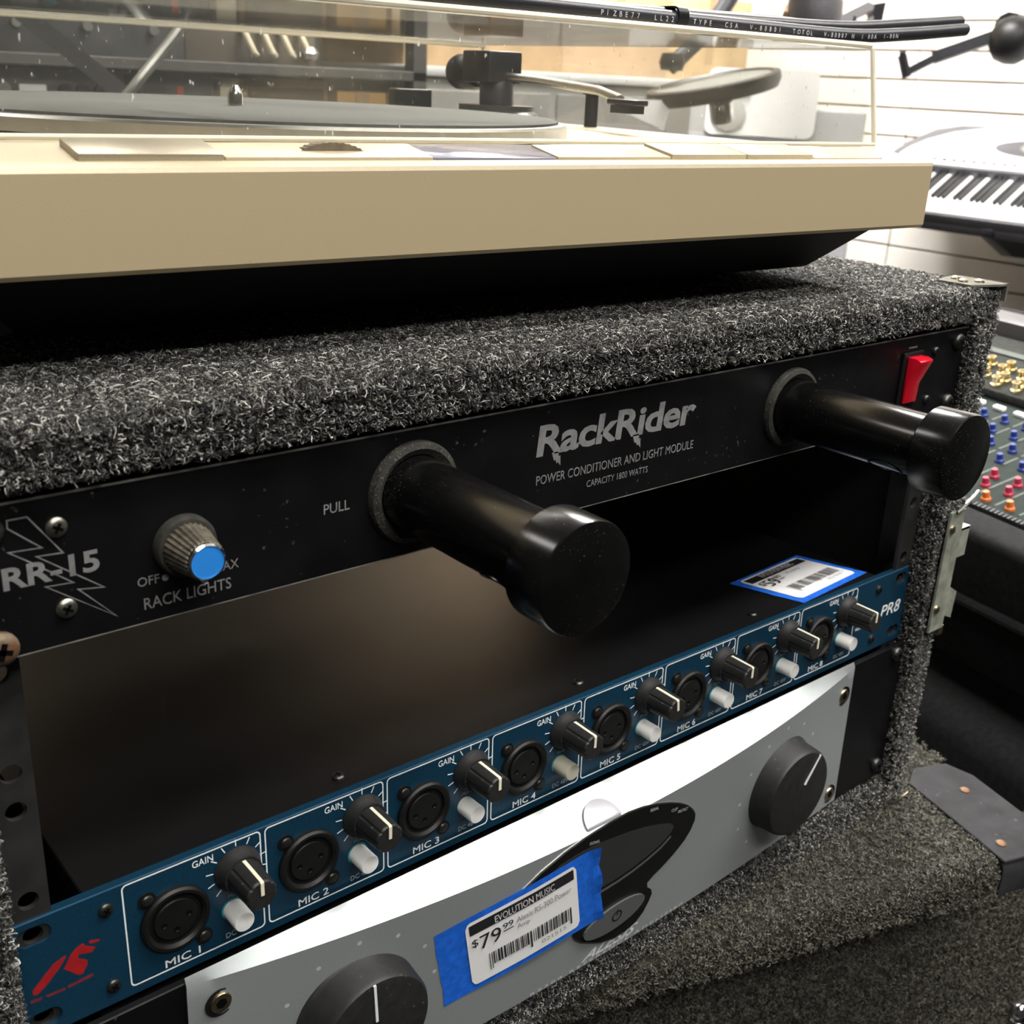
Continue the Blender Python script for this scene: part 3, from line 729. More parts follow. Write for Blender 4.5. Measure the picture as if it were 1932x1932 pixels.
# knobs
for x, pa in ((-127, .06), (124, -.62)):
    z = -65.5; y = ALy(x, z); M = None
    kb = MB((x, y+4, z-ZA)).lathe([(25.8,0),(25.8,3.6),(25.2,4.4),(24.8,5.2),(23.8,15.6),(22.8,17.2),(21.6,17.6),(0,17.2)], n=60).build('volume_knob', blk_knob, am, True)
    if x < 0: kb['label'] = 'left volume knob with upright pointer'
    else: kb['label'] = 'right volume knob with pointer turned clockwise'
    mb = MB((x, y+4, z-ZA)); R = Matrix.Rotation(-pa, 3, 'Y')
    mb.box(-.55,.55,-17.85,-17.2,5.5,22.8, R); mb.build('pointer', print_wht, kb)
    for k in range(11):
        a = math.radians(-53+28.6*k); px, pz = x+33.5*math.cos(a), z+33.5*math.sin(a)
        me = flat_mesh([circ(px,pz-1,.95,10)], .04); f = asurf(.06); put_mesh(me, lambda c: f(c.x,c.y), 'level_dot', print_wht, am)
# recessed hexagon screws
sh = screw_mesh(4.2,2.2,brass_m, hexa=True); dh = drive_mesh(4.2,2.2,True)
for x, z in ((-178.7,-34.8),(180.6,-37),(184,-101),(-178.7,-100)):
    y = ALy(x,z)
    MB((x,y,z-ZA)).lathe([(5.6,.0),(5.6,.35),(5.0,.35),(4.7,.05)], n=26).build('screw_recess', blk_plast, am, True)
    add_screw(am, (x,y+1.2,z-ZA), sh, dh, .3, 'hex_screw')
# black swoosh badge, display and power button
def ell(cx,cz,a,b,rot,t0,t1,n): 
    c,s = math.cos(rot), math.sin(rot); P = []
    for k in range(n+1):
        t = math.radians(t0+(t1-t0)*k/n); u, v = a*math.cos(t), b*math.sin(t); P.append((cx+u*c-v*s, cz+u*s+v*c))
    return P
SW = [(-43.3,-37.5),(-32,-33),(-20.9,-30.3),(-8,-28.4),(3.4,-27.9),(13,-29.2),(22.3,-31.7),(31,-35),(38.8,-38.8),(45,-42.8),(49.4,-46.9),(52.2,-50.8),(52.8,-54.6),(51,-59.5),(47.5,-64.0),(41,-68.8),(34.0,-72.7),(28.5,-75),(24.9,-77.6),(25.6,-80.6),(28.8,-83.4),(29.9,-86.6),(28.6,-90.5),(25.8,-95.6),(21.9,-99.1),(15.5,-101),(8.4,-101.2),(0,-99.2),(-6.3,-96.1),(-14,-91.5),(-18.5,-87.1),(-19.8,-84.4),(-17.5,-82.2),(-12.9,-80.6),(-14,-77.5),(-24,-75.5),(-36,-72),(-48,-65.5),(-55,-57.5),(-56.5,-49.5),(-52,-42.5)]
def surf_plate(pts, off, th, name, m, parent, inner=None):
    mb = MB(); cx = sum(p[0] for p in pts)/len(pts); cz = sum(p[1] for p in pts)/len(pts); n = len(pts)
    def S(p, o): return (p[0], ALy(p[0],p[1],o), p[1]-ZA)
    base = [mb._v(S(p,off)) for p in pts]; rim = [mb._v(S(p,off+th)) for p in pts]
    for k in range(n): mb.bm.faces.new((base[k], base[(k+1)%n], rim[(k+1)%n], rim[k]))
    mb.bm.faces.new(rim)
    bmesh.ops.triangulate(mb.bm, faces=[f for f in mb.bm.faces if len(f.verts) > 4])
    return mb.build(name, m, parent)
def surf_grid(pts, off, name, m, parent, n=10):
    me = flat_mesh([pts], .02); me2 = me; f = asurf(off); return put_mesh(me2, lambda c: f(c.x,c.y), name, m, parent)
# thin bright rim under the badge, then the badge itself
big = [((p[0]-2)*1.018+2, (p[1]+64)*1.022-64.4) for p in SW]
surf_plate(big, .02, .25, 'badge_rim', steel_sat, am)
bd = surf_plate(SW, .05, .8, 'badge', blk_plast, am)
IN = [(-13.2,-36.5),(-4,-37.6),(6.7,-39.2),(17,-41.3),(26.0,-44.2),(34,-47.4),(37.2,-50.6),(35.6,-53.6),(29.7,-57.2),(21,-60),(12.2,-62),(2,-63.4),(-8,-64),(-22,-63.6),(-36,-61),(-44,-56),(-46,-50),(-43,-43),(-34,-38.2),(-24,-36.6)]
surf_plate(IN, .86, .12, 'display_window', smoke_pl, bd)
arc = IN[7:15]; strip([(p[0]+.5, p[1]-2.2) for p in arc], 1.6, 0, 'display_lip', grey_plast, bd, fn=asurf(1.0))
pb = surf_plate([(5+19*math.cos(t)*1.0-0*math.sin(t), -86.6+7.4*math.sin(t)+1.2*math.cos(t)) for t in [2*PI*k/28 for k in range(28)]], .86, .9, 'power_button', grey_plast, bd)
f = asurf(1.85)
me = flat_mesh([circ(6,-86.2,3.1,20), circ(6,-86.2,2.3,20)], .03); put_mesh(me, lambda c: f(c.x,c.y), 'power_symbol', print_blk, pb)
strip([(6,-86),(6,-82.4)], .9, 0, 'power_symbol', print_blk, pb, fn=f)
for s_, x0, x1, z in (('SIGNAL',-18.5,-12.6,-35.0),('SIGNAL',17.6,23.2,-33.6),('CLIP',33,37.2,-40.8),('PROTECT',38.2,45.4,-43.8)):
    f3 = asurf(1.05); text(s_, x0, x1, z, z+1.7, 0, print_wht, bd, bold=.08, fn=lambda X,Z,h: f3(X, Z-(X-x0)*.16))
f4 = asurf(.16)
text('ALESIS', -11.5, 24.4, -106.2, -100.8, 0, mat('bright white print', (.9,.92,.92), .5), am, bold=.14, shear=.55, fn=lambda X,Z,h: f4(X,Z))
text('RS300 REFERENCE AMPLIFIER', -40.9, 57.5, -108.5, -106.6, 0, MATS['bright white print'], am, bold=.16, fn=lambda X,Z,h: f4(X,Z), space=1.6)
# silver half-moon lens on the top edge
mb = MB(oa); hx, hy = -8.5, ALy(-8.5,-30.2)+1.2
hm = [(hx+10*math.cos(t), hy+9.0*math.sin(t)) for t in [PI*k/20 for k in range(21)]]
RM_ = Matrix.Translation((0, 0, 0)); sl_ = math.atan2(9.6, 15)
def lens(p, h): return (p[0], p[1], -30.2+(p[1]-hy)*math.tan(sl_)+h)
HM = [(p[0], p[1]) for p in hm] + []
ua = [mb._v(lens(p,2.2)) for p in HM]; la = [mb._v(lens(p,-3)) for p in HM]; mb.bm.faces.new(ua); mb.bm.faces.new(la)
for k in range(len(HM)): mb.bm.faces.new((ua[k],ua[(k+1)%len(HM)],la[(k+1)%len(HM)],la[k]))
mb.bevel(.5, 2, .5)
mb.build('half_moon_lens', mat('pale satin lens', (.42,.42,.46), .35, .3), am, True)

# ------------------------------------------------------------------ price tag stuck on the amplifier
def barcode(n, rnd):
    out = []; x = 0
    while x < 1:
        wv = rnd.choice((.008,.008,.014,.02)); g = rnd.choice((.008,.012,.018)); out.append((x, min(1,x+wv))); x += wv+g
    return out
def price_tag(t, S, tape_rect, lab_rect, header, price, cents, lines, seed, nx=48, nz=8, code=''):
    """S(u,v,off) maps tape coordinates (0..1) to points of the tag"""
    def sheet(r, off, name, m, rough_edge=0, rr=0, par=t):
        mb = MB(); g = []
        rd = random.Random(seed)
        for i in range(nx+1):
            row = []
            for j in range(nz+1):
                u = r[0]+(r[1]-r[0])*i/nx; v = r[2]+(r[3]-r[2])*j/nz
                if rough_edge and i in (0,nx): u += rd.uniform(-rough_edge, rough_edge)
                row.append(mb._v(S(u,v,off)))
            g.append(row)
        for i in range(nx):
            for j in range(nz): mb.bm.faces.new((g[i][j], g[i+1][j], g[i+1][j+1], g[i][j+1]))
        return mb.build(name, m, par)
    def pieces(me, off, name, m, par):
        return put_mesh(me, lambda c: S(c.x, c.y, off), name, m, par)
    tp = sheet(tape_rect, .18, 'tape', tape_b, .006)
    u0,u1,v0,v1 = lab_rect; W, H = u1-u0, v1-v0
    # label with rounded corners, cut into strips so that it follows the tape
    mb = MB(); n = 48
    cr = .05
    for i in range(n):
        pts = []
        for e in (i/n, (i+1)/n):
            d = min(e, 1-e); k = 0 if d >= cr else (1-math.sqrt(max(0,1-((cr-d)/cr)**2)))*cr*1.6
            pts.append((u0+W*e, v0+H*k, v1-H*k))
        (a,b,c),(d,e2,f2) = pts
        mb.face([S(a,b,.5), S(d,e2,.5), S(d,f2,.5), S(a,c,.5)])
    lb = mb.build('paper_label', paper_w, t)
    lu = lambda x: u0+W*x; lv = lambda y: v0+H*y
    mb = MB(); n = 40
    for i in range(n):
        a, d = .03+.94*i/n, .03+.94*(i+1)/n
        mb.face([S(lu(a),lv(.80),.66), S(lu(d),lv(.80),.66), S(lu(d),lv(.955),.66), S(lu(a),lv(.955),.66)])
    mb.build('header_bar', print_blk, lb)
    def T(s, x0,x1,y0,y1,m,bold=0,off=1.1):
        me = text_mesh(s, bold, 0); xs=[v.co.x for v in me.vertices]; ys=[v.co.y for v in me.vertices]; ax,bx,ay,by=min(xs),max(xs),min(ys),max(ys)
        put_mesh(me, lambda c: S(lu(x0+(x1-x0)*(c.x/1000-ax)/(bx-ax)), lv(y0+(y1-y0)*(c.y/1000-ay)/(by-ay)), off), 'lettering', m, lb)
    T(header, .24,.78,.825,.93, paper_w, .12, 1.1)
    T('$', .035,.085,.60,.735, print_blk); T(price, .10,.28,.53,.745, print_blk)
    T(cents, .30,.39,.655,.745, print_blk)
    mb = MB(); mb.face([S(lu(.30),lv(.615),1.0),S(lu(.39),lv(.615),1.0),S(lu(.39),lv(.632),1.0),S(lu(.30),lv(.632),1.0)]); mb.build('underline', print_blk, lb)
    for s, x0, x1, y0, y1 in lines: T(s, x0,x1,y0,y1, mat('grey print', (.25,.25,.25), .6))
    mb = MB()
    bars = barcode(0, random.Random(seed+3))
    for i, (a,b) in enumerate(bars):
        y0 = .20 if i not in (0, 1, len(bars)//2, len(bars)-1) else .13
        mb.face([S(lu(.16+.76*a),lv(y0),1.0),S(lu(.16+.76*b),lv(y0),1.0),S(lu(.16+.76*b),lv(.40),1.0),S(lu(.16+.76*a),lv(.40),1.0)])
    mb.build('barcode', print_blk, lb)
    if code: T(code, .62,.86,.10,.16, mat('grey print', (.25,.25,.25), .6))
TAPE = [(-95.1,-45.5),(-13.7,-37.1),(-3.7,-81.8),(-87.4,-86.4)]   # corners: upper left, upper right, lower right, lower left
cx0 = (-50, ALy(-50,-86), -86)
pt = thing('price_tag', 'white price tag on blue tape stuck across the silver amplifier', 'price tag', cx0)
def S1(u, v, off):
    a, b, c, d = TAPE
    x = (a[0]*(1-u)+b[0]*u)*v + (d[0]*(1-u)+c[0]*u)*(1-v); z = (a[1]*(1-u)+b[1]*u)*v + (d[1]*(1-u)+c[1]*u)*(1-v)
    lift = .9 if (x > -40 and z > -75) else 0       # bridges the raised badge
    y = ALy(x, z, off + .95*max(0, min(1, (x+78)/30))) 
    if u > .93: y += -1.2*(u-.93)/.07*(1+.5*math.sin(v*14))
    return (x-cx0[0], y-cx0[1], z-cx0[2])
price_tag(pt, S1, (0,1,0,1), (.165,.845,.075,.93), 'EVOLUTION MUSIC', '79', '99', [('Alesis RS-300 Power', .42,.93,.645,.735), ('Amp', .42,.53,.53,.62)], 11, code='021515')
# ... and the one lying on top of the blue preamp
ptz = 21.2
P2 = [(142.1,43.9),(204.9,45.4),(213.5,10.9),(143.8,7.3)]
c2 = (176, 27, 19.5)
p2 = thing('price_tag', 'white price tag on blue card lying on top of the blue preamp', 'price tag', c2, (-TILT,0,0))
def S2(u, v, off):
    a, b, c, d = (140.5,46),(203,50),(214.5,11.5),(152,7.0)
    x = (a[0]*(1-u)+b[0]*u)*v + (d[0]*(1-u)+c[0]*u)*(1-v); y = (a[1]*(1-u)+b[1]*u)*v + (d[1]*(1-u)+c[1]*u)*(1-v)
    return (x-c2[0], y-c2[1], off+.05)
price_tag(p2, S2, (0,1,0,1), (.07,.93,.09,.95), 'EVOLUTION MUSIC', '59', '99', [('Preamp', .5,.72,.65,.73)], 23, code='021516')

# ------------------------------------------------------------------ turntable
TX0, TX1, TYF, TYB = -226.0, 201.5, 14.0, 372.0
tt = thing('turntable', 'champagne coloured turntable under a clear dust cover on the carpeted case', 'turntable', (-4, 187, 177.8), (0,0,math.radians(-3.0)))
ot = (4, -190, -175.5)
# plinth: folded fascia, front lip, sloping control strip, deck
prof = [(TYF+1.0,204.6),(TYF,206),(TYF,232.2),(TYF+1.0,234.2),(TYF+3.2,235.2),(TYF+11,235.6),(TYF+30,240.2),(TYB,240.2),(TYB,204.6)]
def xcap(mb, prof, x0, x1, n=1, sag=0):
    rows = []
    for i in range(n+1):
        x = x0+(x1-x0)*i/n; rows.append([mb._v((x, p[0], p[1] - (sag*(1-((x+5)/215)**2) if p[1] < 210 else 0))) for p in prof])
    for i in range(n):
        for k in range(len(prof)): mb.bm.faces.new((rows[i][k], rows[i+1][k], rows[i+1][(k+1)%len(prof)], rows[i][(k+1)%len(prof)]))
    mb.bm.faces.new(rows[0]); mb.bm.faces.new(rows[-1])
mb = MB(ot); xcap(mb, prof[:3]+[(TYF+3,232.2),(TYF+3,207),(TYB-3,207),(TYB-3,204.6)][0:2], TX0, TX1, 24, 0)
mb.build('front_fascia', cream_al, tt, True)
mb = MB(ot); xcap(mb, [(TYF+3,207),(TYF+3,232.2),(TYF,232.2),(TYF+.6,233.6),(TYF+2.6,234.2),(TYF+11,234.6),(TYF+30,238.2),(TYF+31.5,238.2),(TYF+32,236),(TYB,236),(TYB,207)], TX0, TX1)
mb.build('plinth', cream_top, tt, True)
# black tapered bottom
mb = MB(ot); a = [(TX0+12,TYF+11),(TX1-12,TYF+11),(TX1-12,TYB-8),(TX0+12,TYB-8)]; b = [(TX0+32,TYF+38),(TX1-32,TYF+38),(TX1-32,TYB-30),(TX0+32,TYB-30)]
A_ = [mb._v((p[0],p[1],206)) for p in a]; B_ = [mb._v((p[0],p[1],182)) for p in b]
for k in range(4): mb.bm.faces.new((A_[k],A_[(k+1)%4],B_[(k+1)%4],B_[k]))
mb.bm.faces.new(A_); mb.bm.faces.new(B_); mb.bevel(4,3,.3); mb.build('base', blk_base, tt, True)
for x in (TX0+33, TX1-42):
    for y in (96, 320):
        f_ = MB((ot[0]+x, ot[1]+y, ot[2])).lathe([(7.5,173.3),(8.5,175),(8.5,184),(9.5,186),(9.5,192)], ax='z', n=28).build('foot', mat('grey rubber foot', (.42,.42,.44), .5, noise=.2), tt, True)
# controls on the strip: slope direction
sl = math.atan2(3.6, 19)
def ctl(x0, x1, m, name, h=1.8, y0=TYF+10.2, y1=TYF+27, bev=.4):
    R = Matrix.Rotation(sl, 3, 'X'); mb = MB((ot[0], ot[1]+y0, ot[2]+234.3))
    mb.box(x0, x1, 0, (y1-y0)/math.cos(sl), -1, h, R).bevel(bev,2); return mb.build(name, m, tt, True)
ctl(-179.5,-137.6, cream_dk, 'stop_button', 2.2)
s_ = ctl(-137.0,-64.5, cream_top, 'control_panel', 1.3)
wl = MB((ot[0]-98, ot[1]+TYF+19, ot[2]+233.2))
rg = []
for xx in (-3.2,3.2):
    rg.append([wl._v((14*(1 if k%2 else .95)*math.cos(2*PI*k/72), xx*.7, 6.4*(1 if k%2 else .96)*math.sin(2*PI*k/72))) for k in range(72)])
for k in range(72): wl.bm.faces.new((rg[0][k], rg[0][(k+1)%72], rg[1][(k+1)%72], rg[1][k]))
wl.bm.faces.new(rg[0]); wl.bm.faces.new(rg[1]); wl.build('pitch_wheel', mat('dark ribbed wheel', (.16,.13,.09), .5, .3, noise=.3), tt)
MB((ot[0]-98, ot[1]+TYF+18.5, ot[2]+234.2)).prism(circ(0,0,19,28,ry=2.6), 1.9, 2.3, 'xy', Matrix.Rotation(sl,3,'X')).build('wheel_slot_shade', mat('painted slot shade', (.03,.025,.02), .7), tt)  # flat dark ellipse paints the slot's shade round the wheel
ctl(-64.0,-12.2, lens_b, 'strobe_window', 1.0)
ctl(-11.6,44.2, cream_top, 'control_panel', 1.3)
ctl(44.8,86.6, cream_top, 'cueing_button', 2.2); ctl(87.4,128.2, cream_top, 'cueing_button', 2.2); ctl(130,177, cream_top, 'control_panel', .8)
# platter
PX, PY, PR = -52, 211, 152
MB((ot[0]+PX, ot[1]+PY, ot[2])).lathe([(PR-3,236.3),(PR,236.8),(PR,241.4),(PR-1,242.4),(PR-3,242.6)], ax='z', n=120).build('platter', steel_sat, tt, True)
MB((ot[0]+PX, ot[1]+PY, ot[2])).lathe([(PR-4,242),(PR-4,243.6),(PR-6,244.1),(55,244.1),(54,243.8),(0,243.8)], ax='z', n=120).build('rubber_mat', mat_rub, tt, True)
MB((ot[0]+PX, ot[1]+PY, ot[2])).lathe([(3.6,243.6),(3.6,248.5),(3.0,250),(1.6,252.6),(0,253)], ax='z', n=24).build('spindle', chrome, tt, True)
# tonearm with pivot block, arm, counterweight, headshell
ta = MB(ot).lathe([(27,240),(27,244),(24,246),(24,249),(11,249),(11,262),(9,266),(0,267)], c=(172,318,-4), ax='z', n=40).build('tonearm', mat('dark tonearm base', (.06,.06,.065), .35, .5), tt, True)
MB(ot).box(158,184,308,338,258,277).bevel(1.5,2).build('pivot_block', blk_metal, ta, True)
MB(ot).tube([(172,330,263),(174,280,261),(173,220,257),(160,186,253)], 2.6, 12).build('arm_tube', steel_sat, ta, True)
MB(ot).lathe([(0,0),(10,1),(11,4),(11,20),(9,24),(0,25)], c=(172,364,264), ax='y-', n=30).build('counterweight', blk_metal, ta, True)
hs = MB(ot).prism([(152,188),(165,191),(157,160),(144,157)], 250.5, 253.5, 'xy').bevel(.8,2).build('headshell', blk_metal, ta, True)
MB(ot).box(148,157,163,180,246.5,250.5).build('cartridge', gear_b, hs)
MB(ot).lathe([(4,236),(4,254),(6,254.5),(6,257),(0,257.4)], c=(190,245,0), ax='z', n=20).build('arm_rest', blk_metal, tt, True)
# clear dust cover: front, back, two sides, top, 3 mm acrylic with a slight taper
CX0, CX1, CY0, CY1, CZ0, CZ1 = -221, 201.0, 45.0, 368.0, 238.6, 283.6
def shell():
    mb = MB(ot); tp = 8.5
    def ringp(ins, z, t):
        return [(CX0+t+ins,CY0+t*.5+ins,z),(CX1-t-ins,CY0+t*.5+ins,z),(CX1-t-ins,CY1-t*.5-ins,z),(CX0+t+ins,CY1-t*.5-ins,z)]
    o0, o1 = ringp(0,CZ0,0), ringp(0,CZ1,tp); i0, i1 = ringp(2.6,CZ0,0), ringp(2.6,CZ1-2.6,tp)
    O0=[mb._v(p) for p in o0]; O1=[mb._v(p) for p in o1]; I0=[mb._v(p) for p in i0]; I1=[mb._v(p) for p in i1]
    for k in range(4):
        j=(k+1)%4
        mb.bm.faces.new((O0[k],O0[j],O1[j],O1[k])); mb.bm.faces.new((I0[j],I0[k],I1[k],I1[j])); mb.bm.faces.new((O0[j],O0[k],I0[k],I0[j]))
    mb.bm.faces.new(O1); mb.bm.faces.new(I1[::-1])
    mb.bm.normal_update()
    e = [e for e in mb.bm.edges if all(v in O1 for v in e.verts) or (e.verts[0] in O0 and e.verts[1] in O1) or (e.verts[1] in O0 and e.verts[0] in O1)]
    bmesh.ops.bevel(mb.bm, geom=e, offset=.0026, segments=4, affect='EDGES', profile=.5)
    return mb.build('dust_cover', acr, tt, True)
dc = shell()
# pale tubes paint edge reflections on lower rim, top edges and cut thickness at corners
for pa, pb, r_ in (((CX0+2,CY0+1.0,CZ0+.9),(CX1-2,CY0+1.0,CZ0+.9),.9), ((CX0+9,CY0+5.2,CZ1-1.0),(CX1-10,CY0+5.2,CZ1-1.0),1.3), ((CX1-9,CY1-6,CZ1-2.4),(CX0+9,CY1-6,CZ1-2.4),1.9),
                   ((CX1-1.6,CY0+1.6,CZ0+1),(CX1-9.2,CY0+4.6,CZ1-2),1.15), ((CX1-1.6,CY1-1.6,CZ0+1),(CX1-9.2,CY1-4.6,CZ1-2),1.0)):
    MB(ot).tube([pa, pb], r_, 8).build('edge_highlight', acr_highlight, dc, True)
for x in (-150, 140): MB(ot).box(x-14,x+14,CY1-2,CY1+8,240,252).bevel(1,2).build('hinge', blk_plast, tt)

# ------------------------------------------------------------------ cables lying on the dust cover
def smooth_path(P, n=10):
    out = []
    for i in range(len(P)-1):
        p0 = Vector(P[max(i-1,0)]); p1 = Vector(P[i]); p2 = Vector(P[i+1]); p3 = Vector(P[min(i+2,len(P)-1)])
        for k in range(n):
            t = k/n; out.append(.5*((2*p1)+(-p0+p2)*t+(2*p0-5*p1+4*p2-p3)*t*t+(-p0+3*p1-3*p2+p3)*t**3))
    out.append(Vector(P[-1])); return out
def cable(name, pts, r, label, parent_mat=cable_m):
    P = smooth_path(pts, 12); base = P[len(P)//2]
    mb = MB(); mb.tube([p for p in P], r, 12)
    return top(mb, name, parent_mat, base, label, 'cable', None, True), P, base
CZ = 286.0
c1, P1, b1 = cable('speaker_cable', [(-130,150,CZ+3),(-150,90,CZ+3),(-110,56,CZ+3),(-40,54.5,CZ+3),(40,54.5,CZ+3),(120,54.5,CZ+3),(190,54.5,CZ+3.6),(240,56,CZ+7),(297,58,CZ+12.4)], 3.2, 'black printed cable along the front top edge of the dust cover, nearest the camera')
c2_, P2_, b2 = cable('speaker_cable', [(-110,160,CZ+3),(-140,97,CZ+3),(-100,62.8,CZ+3.3),(-40,60.5,CZ+3.8),(40,60.4,CZ+4.2),(120,60.3,CZ+5.2),(190,60,CZ+7),(240,61,CZ+11),(299,63,CZ+16.4)], 3.2, 'black cable lying right behind the printed one on the dust cover')
c3_, P3_, b3 = cable('speaker_cable', [(-80,170,CZ+3),(-70,95,CZ+3),(-20,69,CZ+3),(40,66.6,CZ+4),(100,66.3,CZ+6),(150,66.2,CZ+7),(182,67,CZ+6),(195,74,CZ+4),(180,92,CZ+3)], 2.8, 'third black cable in the bundle on the dust cover, curving back at its end')
# white printing along the first cable, one letter after another
import itertools
def cable_text(s, x0, step):
    x = x0
    for ch in s:
        if ch != ' ':
            me = text_mesh(ch, .05, .0); i = min(range(len(P1)), key=lambda k: abs(P1[k].x-x)+ (100 if P1[k].y > 70 else 0)); p = P1[i]
            j = i+1 if P1[i].x < x and i+1 < len(P1) else i; q = P1[max(0,i-1)] if j == i else P1[j]
            if j == i: p, q = q, p
            tt_ = 0 if abs(q.x-p.x) < 1e-4 else (x-p.x)/(q.x-p.x); c = p.lerp(q, max(0,min(1,tt_)))
            yield ch, me, c
        x += step
CT = bmesh.new()
for ch, me, c in itertools.chain(cable_text('PIZBE77  LL221  TYPE  CSA  V-80801  TOTOL', 24, 3.3), cable_text('V-80807 N  1 80A  1-80N', 166, 2.7)):
    for v in me.vertices:
        p = v.co*1000; s_ = 1.95/7.0
        v.co = Vector((c.x+p.x*s_-b1.x, c.y-3.27-b1.y+abs(p.y*s_-1.1)*.12, c.z-1.3+p.y*s_-b1.z))/1000
    CT.from_mesh(me); bpy.data.meshes.remove(me)
me = bpy.data.meshes.new('cable_print'); CT.to_mesh(me); CT.free(); me.materials.append(mat('faded white cable print', (.45,.45,.47), .6)); o = bpy.data.objects.new('cable_print', me); link(o, c1)
# black strap round the bundle
mb = MB(); R_ = rrect(50.8,69.6,CZ-.05,CZ+7.9,3.2,5); n = len(R_)
va = [mb._v((67.5,p[0],p[1])) for p in R_]; vb = [mb._v((73.5,p[0],p[1])) for p in R_]
for k in range(n): mb.bm.faces.new((va[k],va[(k+1)%n],vb[(k+1)%n],vb[k]))
R2 = [(p[0]+(.7 if p[0] < 60 else -.7), p[1]+(.6 if p[1] < CZ+3 else -.6)) for p in R_]
wa = [mb._v((67.5,p[0],p[1])) for p in R2]; wb = [mb._v((73.5,p[0],p[1])) for p in R2]
for k in range(n):
    j=(k+1)%n; mb.bm.faces.new((wa[j],wa[k],wb[k],wb[j])); mb.bm.faces.new((va[k],wa[k],wa[j],va[j])); mb.bm.faces.new((vb[j],wb[j],wb[k],vb[k]))
top(mb, 'cable_tie', blk_plast, (70,60,CZ), 'black tie holding the cable bundle on the dust cover', 'cable tie', None, True)

# ------------------------------------------------------------------ carpeted trunk the rack case stands on
TA = math.radians(-17.4)
tk0 = (300, -95, 0)                 # front right corner of the lid
tr = thing('carpeted_trunk', 'grey brown carpeted trunk under the rack case with scuffed corner guard', 'trunk', (293,-93,-1000), (0,0,TA))
LZ = -131.5+1000                     # lid top in trunk space (mm over floor)
LW, LD, LH = 640, 480, 27
mb = MB(); mb.box(-LW,0,0,LD,LZ-LH-1,LZ-1); mb.bevel(9,4); mb.build('lid', carp_b, tr, True)
mb = MB(); mb.box(-LW+25,-24,70,LD-20,0,LZ-LH-1).bevel(8,3).build('body', carp_b, tr, True)
mb = MB(); mb.box(-LW+25,80,56,86,0,LZ-LH-22).bevel(6,3).build('front_panel', carp_b, tr, True)
mb = MB(); mb.box(-LW+25,-10,60,84,LZ-LH-24,LZ-LH-1).build('panel_rail', carp_b, tr)
# guard along the right edge of the lid
mb = MB()
gp = [(-44,-1.4),(1.4,-1.4),(1.4,72),(-6,88),(-30,90),(-44,78)]
mb.prism(gp, LZ-.9, LZ+.9, 'xy').bevel(.6,1); g_ = mb.build('corner_guard', guard, tr, True)
mb = MB(); 
arcp = [(-1.4+8*(1-math.sin(t))-8*0, LZ-8+8.9*math.cos(t)) for t in [PI/2*k/6 for k in range(7)]]
pr_ = [(7, LZ+.9),(3, LZ+.5),(0, LZ-1.2),(-1.6, LZ-4.5),(-2.0, LZ-9),(-2.0, LZ-22),(-.6, LZ-22),(-.6,LZ-9),(0.2,LZ-6),(2,LZ-3),(7,LZ-1.5)]
mb.prism(pr_, -44, 1.4, 'yz'); mb.build('guard_front', guard, g_, True)
mb = MB(); mb.box(0.2,1.6,-1.4,72,LZ-22,LZ+.5); mb.build('guard_side', guard, g_)
for x, y in ((-34,12),(-16,60)): inst(screw_mesh(3.0,1.2,rust_m), 'screw', g_, (x,y,LZ+.9), (-PI/2,0,0))
tl = MB().box(68,80,53,56,LZ-250,LZ-190).bevel(.6,1).build('trunk_latch', steel_sat, tr, True)
MB().lathe([(6,0),(6,2.5),(5,4),(0,4)], c=(75,53.5,LZ-197), ax='y-', n=26).build('latch_wing', chrome, tl, True)
MB().box(71,78,49,54,LZ-215,LZ-206).bevel(1,2).build('latch_keeper', chrome, tl, True)
add_pile([[(-LW,8,LZ-1),(-44,8,LZ-1),(-44,200,LZ-1),(-LW,200,LZ-1)], [(-44,92,LZ-1),(-2,92,LZ-1),(-2,260,LZ-1),(-44,260,LZ-1)],
          *[[(-LW,9-9.2*math.cos(a),LZ-10+9.2*math.sin(a)),(-44,9-9.2*math.cos(a),LZ-10+9.2*math.sin(a)),(-44,9-9.2*math.cos(b),LZ-10+9.2*math.sin(b)),(-LW,9-9.2*math.cos(b),LZ-10+9.2*math.sin(b))] for a, b in ((0,.52),(.52,1.05),(1.05,1.57))], [(-LW,0,LZ-LH+2),(-44,0,LZ-LH+2),(-44,0,LZ-10),(-LW,0,LZ-10)],
          [(-420,56,LZ-260),(79,56,LZ-260),(79,56,LZ-LH-24),(-420,56,LZ-LH-24)]], tr, PG_B, carp_b, (0,0,0))

# ------------------------------------------------------------------ mixer in its open padded bag
mw = -12.7
MO = Vector((500, 100, -30)); TM = math.radians(12)
E_y = Vector((-.22,-.975,0)); E_u = Vector((.975*math.cos(TM), -.22*math.cos(TM), math.sin(TM)))
